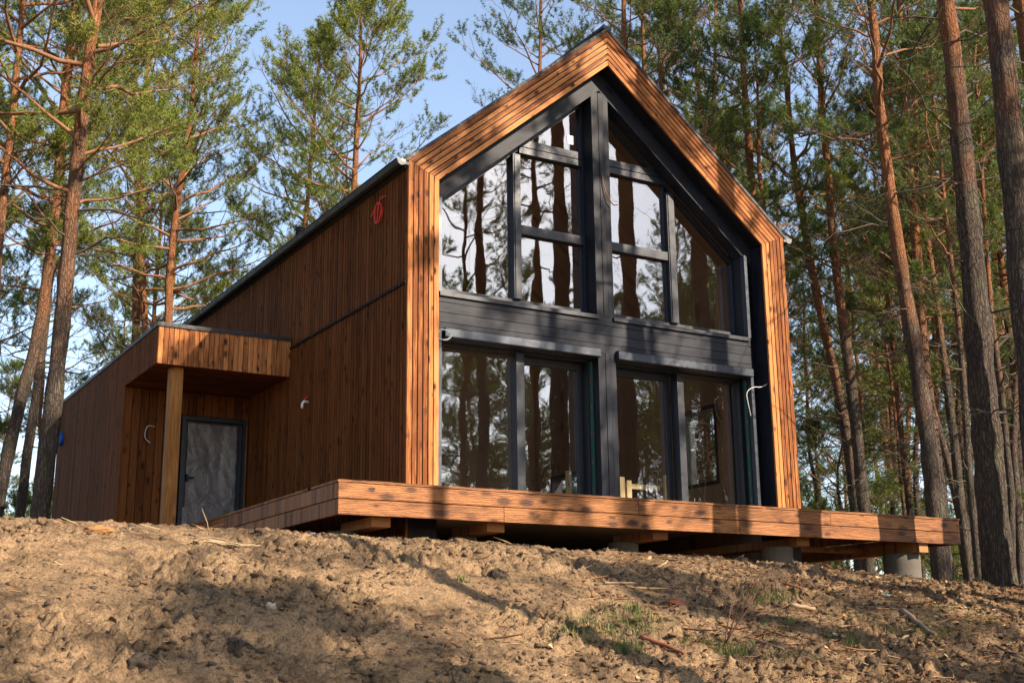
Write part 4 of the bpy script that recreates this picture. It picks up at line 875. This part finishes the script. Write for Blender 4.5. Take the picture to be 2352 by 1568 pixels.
def twigs_stuff(name, n, seed, lmin, lmax, r, right, label, cat, yl=(-7.2, -1.3)):
    r_ = np.random.RandomState(seed); x, y = spots(n, seed, right, yl); a = r_.rand(n) * 6.28; L = lmin + (lmax - lmin) * r_.rand(n) ** 2.5
    K = 4; t = np.linspace(-.5, .5, K)[None, :]; bend = r_.normal(0, .18, n)[:, None] * (t ** 2) * 2
    X = x[:, None] + L[:, None] * (np.cos(a)[:, None] * t - np.sin(a)[:, None] * bend); Y = y[:, None] + L[:, None] * (np.sin(a)[:, None] * t + np.cos(a)[:, None] * bend)
    Z = H(X.ravel(), Y.ravel()).reshape(X.shape); Zs = Z.mean(1, keepdims=True) + .012 + t * r_.normal(0, .18, n)[:, None] * L[:, None]; Z = np.maximum(Zs, Z + .002)
    rr = (r * (.5 + r_.rand(n)) * (.5 + L / lmax))[:, None] * np.array([.6, 1, .9, .5])[None]
    V, F = batch_tubes(np.stack([X, Y, Z], 2), rr, 3); tint = np.repeat(np.clip(r_.rand(n) * .9 + .05, 0, 1), K * 3)
    return tag(raw_obj(name, V, F, M['litter'], attr=tint), label, cat, kind='stuff')
def chips(name, n, seed, smin, smax):
    r_ = np.random.RandomState(seed); x, y = spots(n, seed, 1.0); s = smin + (smax - smin) * r_.rand(n) ** 2; a = r_.rand(n) * 6.28; k = 5; q = np.arange(k) * 2 * np.pi / k
    rr = s[:, None] * (.6 + .6 * r_.rand(n, k)); el = .35 + .5 * r_.rand(n, 1); u = np.cos(q) * rr; v = np.sin(q) * rr * el; X = x[:, None] + u * np.cos(a)[:, None] - v * np.sin(a)[:, None]; Y = y[:, None] + u * np.sin(a)[:, None] + v * np.cos(a)[:, None]
    Z = (H(x, y) + .006)[:, None] + u * r_.normal(0, .45, (n, 1)) + v * r_.normal(0, .45, (n, 1)) + s[:, None] * .2; V = np.stack([X, Y, Z], 2); V = np.concatenate([V, V - np.array([0, 0, .004])], 1)
    top = np.arange(k)[None] + (np.arange(n) * 2 * k)[:, None]; F = np.concatenate([top, top[:, ::-1] + k])
    return tag(raw_obj(name, V.reshape(-1, 3), F, M['litter'], attr=np.repeat(r_.rand(n), 2 * k)), 'flakes of pine bark and wood chips over the right half of the bank', 'bark', kind='stuff')
chips('bark_flakes', 7000, 31, .006, .045)
twigs_stuff('pine_litter', 9000, 21, .03, .14, .0032, 1.0, 'pine needles and chips strewn over the right half of the bank', 'litter')
twigs_stuff('twig_litter', 700, 22, .12, .55, .006, 1.0, 'thin dead twigs scattered on the bank', 'litter')
twigs_stuff('root_litter', 500, 23, .05, .35, .004, 0.0, 'fine roots sticking out of the loose sand', 'litter')
def grass_mat(name, c0, c1):
    t = NT(name); a = t.n('ShaderNodeAttribute', attribute_name='tint').outputs['Fac']; col = t.ramp(a, (0, c0), (.7, c1), (1, (.30, .26, .12)))
    d = t.bsdf(col, .6, 0, .3); tl = t.n('ShaderNodeBsdfTranslucent'); t.t.links.new(col, tl.inputs[0]); m = t.n('ShaderNodeMixShader'); m.inputs[0].default_value = .3
    t.t.links.new(d.outputs[0], m.inputs[1]); t.t.links.new(tl.outputs[0], m.inputs[2]); return t.done(m)
M['grass'] = grass_mat('grass_blades', (.055, .085, .022), (.17, .20, .055)); M['moss'] = grass_mat('moss', (.05, .06, .015), (.22, .23, .03))
def blades(x, y, L, seed, mat, name, wd=.0045, lean=.6):
    r_ = np.random.RandomState(seed); n = len(x); a = r_.rand(n) * 6.28; K = 4; s = np.linspace(0, 1, K)
    l = L * (.5 + .7 * r_.rand(n)); le = lean * (.3 + r_.rand(n)); dx, dy = np.cos(a), np.sin(a)
    X = x[:, None] + dx[:, None] * (le * l)[:, None] * s ** 1.7; Y = y[:, None] + dy[:, None] * (le * l)[:, None] * s ** 1.7; Z = (H(x, y) - .01)[:, None] + l[:, None] * (s * (1 - .35 * s * le[:, None].clip(0, 1)))
    w_ = (wd * (1 - .85 * s))[None]; A = np.stack([X - dy[:, None] * w_, Y + dx[:, None] * w_, Z], 2); B = np.stack([X + dy[:, None] * w_, Y - dx[:, None] * w_, Z], 2)
    V = np.stack([A, B], 2).reshape(n, K * 2, 3); f = np.array([[2 * i, 2 * i + 1, 2 * i + 3, 2 * i + 2] for i in range(K - 1)])
    F = (f[None] + (np.arange(n) * K * 2)[:, None, None]).reshape(-1, 4); return raw_obj(name, V.reshape(-1, 3), F, mat, attr=np.repeat(r_.rand(n), K * 2))
def patch(cx, cy, rx, ry, n, seed):
    r_ = np.random.RandomState(seed); a = r_.rand(n) * 6.28; q = r_.rand(n) ** .7; return cx + rx * q * np.cos(a), cy + ry * q * np.sin(a)
P_ = [patch(*q) for q in ((.0, -4.80, .62, .34, 420, 1), (-.36, -5.36, .16, .16, 220, 2), (.38, -4.5, .16, .12, 110, 3), (2.42, -4.22, .40, .12, 200, 4), (.72, -5.55, .26, .10, 120, 5), (2.16, -5.66, .08, .06, 40, 6), (-1.09, -3.58, .09, .05, 40, 7), (-.8, -5.1, .3, .15, 90, 8), (1.9, -5.0, .3, .15, 60, 9), (3.2, -5.4, .5, .2, 80, 10), (4.2, -5.2, .6, .3, 60, 11))]
tag(blades(np.concatenate([p[0] for p in P_]), np.concatenate([p[1] for p in P_]), .115, 5, M['grass'], 'grass', .006), 'sparse fresh green grass in patches on the bank', 'grass', kind='stuff')
P_ = [patch(*q) for q in ((1.28, -5.37, .13, .08, 900, 21), (.6, -5.3, .40, .12, 1500, 22), (2.3, -5.4, .3, .15, 700, 23), (3.3, -5.7, .5, .2, 1200, 24), (-.5, -4.95, .3, .15, 700, 25), (1.2, -5.8, .4, .15, 900, 26), (4.4, -5.6, .5, .3, 900, 27), (2.9, -4.9, .35, .15, 600, 28))]
tag(blades(np.concatenate([p[0] for p in P_]), np.concatenate([p[1] for p in P_]), .035, 6, M['moss'], 'moss', .005, .9), 'yellow green moss cushions among the litter', 'moss', kind='stuff')
# sticks, roots and scraps one can point to
def stick(name, pts, r, mat, label, cat='stick', lift=.02, n=8, r1=None):
    m = MB(); m.rng = random.Random(int(abs(pts[0][0]) * 100)); P = []
    for i in range(len(pts) - 1):
        for k in range(5): P.append([pts[i][j] + (pts[i + 1][j] - pts[i][j]) * k / 5 for j in range(2)])
    P.append(list(pts[-1][:2])); N = len(P); z = H(np.array([p[0] for p in P]), np.array([p[1] for p in P])); z = np.convolve(np.pad(z, 3, 'edge'), np.ones(7) / 7, 'valid')
    rg = random.Random(int(abs(pts[0][1]) * 91)); r1 = r1 or r * .5
    m.tube([(p[0] + rg.uniform(-.006, .006), p[1] + rg.uniform(-.01, .01), z[i] + lift + r * .5 + rg.uniform(-.004, .004)) for i, p in enumerate(P)], [(r + (r1 - r) * i / N) * rg.uniform(.85, 1.15) for i in range(N)], n)
    o = m.build(name, mat); return tag(o, label, cat)
M['stick_red'] = plain('reddish_stick_bark', (.22, .075, .035), .85); M['stick_pale'] = plain('bleached_stick', (.36, .25, .145), .85); M['stick_grey'] = plain('grey_stick', (.22, .16, .11), .85); M['whip'] = plain('red_brown_whip', (.11, .05, .03), .7); M['root'] = plain('dark_root', (.055, .038, .026), .9)
stick('stick', K['red'][:1] + [(.03, -5.4)] + K['red'][1:], .024, M['stick_red'], 'thick reddish stick beside the green grass patch')
stick('stick', K['s2'], .022, M['stick_red'], 'short brown stick below the second pier')
stick('stick', K['s3'], .030, M['stick_pale'], 'stubby pale stick in the middle of the right slope')
stick('stick', K['s4'], .018, M['stick_grey'], 'grey stick pointing down beside the moss cushion')
stick('root', K['Y'], .032, M['stick_grey'], 'long forked grey root on the right slope', 'root', .03)
stick('root', K['Yb'], .022, M['stick_grey'], 'side branch lying against the forked grey root', 'root', .03)
stick('stick', K['s6'], .024, M['stick_grey'], 'grey stick at the lower right picture corner')
stick('stick', K['m1'], .013, M['stick_pale'], 'thin pale stick below the middle of the terrace')
stick('stick', K['m2'], .014, M['stick_grey'], 'thin crooked stick in the dark soil patch below the terrace')
for k in range(7):
    x0, y0 = K['straw'][0]; x1, y1 = K['straw'][1]
    stick('straw', [(x0 + .02 * k - .1, y0 + .05 * k - .1), ((x0 + x1) / 2 + .03 * k, (y0 + y1) / 2 + .05 * math.cos(k * 2)), (x1 + .12 * math.sin(k * 1.7) + .1, y1 + .10 * math.cos(k * 1.3))], .009, M['stick_pale'], 'pale dry root strand in the bundle on the sand near the porch', 'root', .02, 5)
for o in [q for q in S.objects if q.name.startswith('straw')]: o['group'] = 'pale root strands in one bundle'
def lump(name, x, y, s, mat, label, cat, seed):
    r_ = np.random.RandomState(seed); m_ = 26; u, v = np.meshgrid(np.linspace(0, 2 * np.pi, m_, endpoint=False), np.linspace(.02, np.pi - .02, m_)); X = np.sin(v) * np.cos(u); Y = np.sin(v) * np.sin(u); Z = np.cos(v)
    d = 1 + .5 * vnoise(X * 1.7 + seed, Y * 1.7 + Z * 1.3, seed) + .35 * vnoise(X * 4 + Z * 3, Y * 4 - Z * 2, seed + 1); zz = gz(x, y) + s[2] * .1
    V = np.stack([(x + X * d * s[0]).ravel(), (y + Y * d * s[1]).ravel(), (zz + Z * d * s[2]).ravel()], 1)
    I, J = np.meshgrid(np.arange(m_ - 1), np.arange(m_), indexing='ij'); J2 = (J + 1) % m_; F = np.stack([I * m_ + J, (I + 1) * m_ + J, (I + 1) * m_ + J2, I * m_ + J2], -1).reshape(-1, 4)
    return tag(raw_obj(name, V, F, mat), label, cat)
def root_clump(x, y, s, seed, label):
    o = lump('root_clump', x, y, (s, s * .8, s * .8), M['root'], label, 'root clump', seed); r_ = random.Random(seed); m = MB()
    for k in range(14):
        a = r_.uniform(0, 6.28); L = s * r_.uniform(.9, 2.0); z = gz(x, y) + s * .5; e = (x + math.cos(a) * L, y + math.sin(a) * L, z - s * r_.uniform(.1, .8))
        m.tube([(x + math.cos(a) * s * .3, y + math.sin(a) * s * .3, z + s * .3), (x + math.cos(a) * L * .6, y + math.sin(a) * L * .6, z + s * r_.uniform(-.1, .35)), e], [.008, .005, .002], 5)
    m.build('root_hairs', M['root'], o)
root_clump(-3.97, -5.21, .10, 3, 'dark hairy root clump in the left foreground sand'); root_clump(-4.78, -5.50, .11, 4, 'dark clod with roots at the bottom edge, left')
root_clump(-.62, -3.45, .10, 5, 'dark turf lump in the shaded soil patch below the terrace')
lump('bark_chunk', 1.02, -4.33, (.13, .08, .09), M['stick_red'], 'split reddish bark chunk on the slope above the grass', 'bark', 6)
lump('sandstone_lump', -4.49, -2.59, (.12, .06, .045), plain('ochre_lump', (.30, .15, .055), .95), 'ochre orange soil lump near the crest, below the porch wall', 'soil lump', 7)
lump('stone', -3.43, -4.42, (.055, .05, .04), plain('pale_stone', (.42, .33, .24), .9), 'small pale stone in the left foreground sand', 'stone', 8)
lump('plastic_scrap', 4.03, -4.40, (.045, .04, .02), M['cyan'], 'small light blue plastic scrap on the right slope', 'scrap', 9)
def sapling(x, y, h, seed, label, n=4):
    r_ = random.Random(seed); m = MB(); z = gz(x, y)
    for k in range(n):
        a = r_.uniform(-1.0, 2.2) if k else .35; L = h * (1 if k == 0 else r_.uniform(.45, .8)); p0 = Vector((x + r_.uniform(-.03, .03), y + r_.uniform(-.03, .03), z - .02)); d = Vector((math.cos(a) * .75, -math.sin(a) * .5, r_.uniform(.75, 1.1))).normalized()
        P = [p0 + d * L * t + Vector((r_.uniform(-.01, .01), r_.uniform(-.01, .01), .06 * L * t * t)) for t in (0, .25, .5, .75, 1)]
        m.tube(P, [.0065, .006, .005, .004, .002], 5)
        for q in range(5):
            t = r_.uniform(.3, .95); b = p0 + d * L * t; e = b + (d + Vector((r_.uniform(-.8, .8), r_.uniform(-.8, .8), r_.uniform(-.2, .5)))).normalized() * L * .22; m.tube([b, (b + e) / 2 + Vector((0, 0, .01)), e], [.003, .0025, .0015], 4)
    return tag(m.build('bare_sapling', M['whip']), label, 'sapling')
sapling(.76, -5.35, .95, 3, 'leafless little sapling with three whips in front of the slope', 4); sapling(3.67, -4.5, .32, 5, 'tiny leafless sapling on the right slope', 2)
m = MB(); m.tube([(-3.30, -2.2, gz(-3.3, -2.2)), (-3.34, -2.25, gz(-3.3, -2.2) + .12), (-3.42, -2.3, gz(-3.3, -2.2) + .26)], [.006, .005, .002], 5); tag(m.build('dry_stalk', M['stick_pale']), 'single dry stalk on the crest before the porch wall', 'stalk')
lump('foam_scrap', -2.1, -2.0, (.05, .025, .02), M['white'], 'small white foam scrap on the crest near the terrace foot', 'scrap', 12)
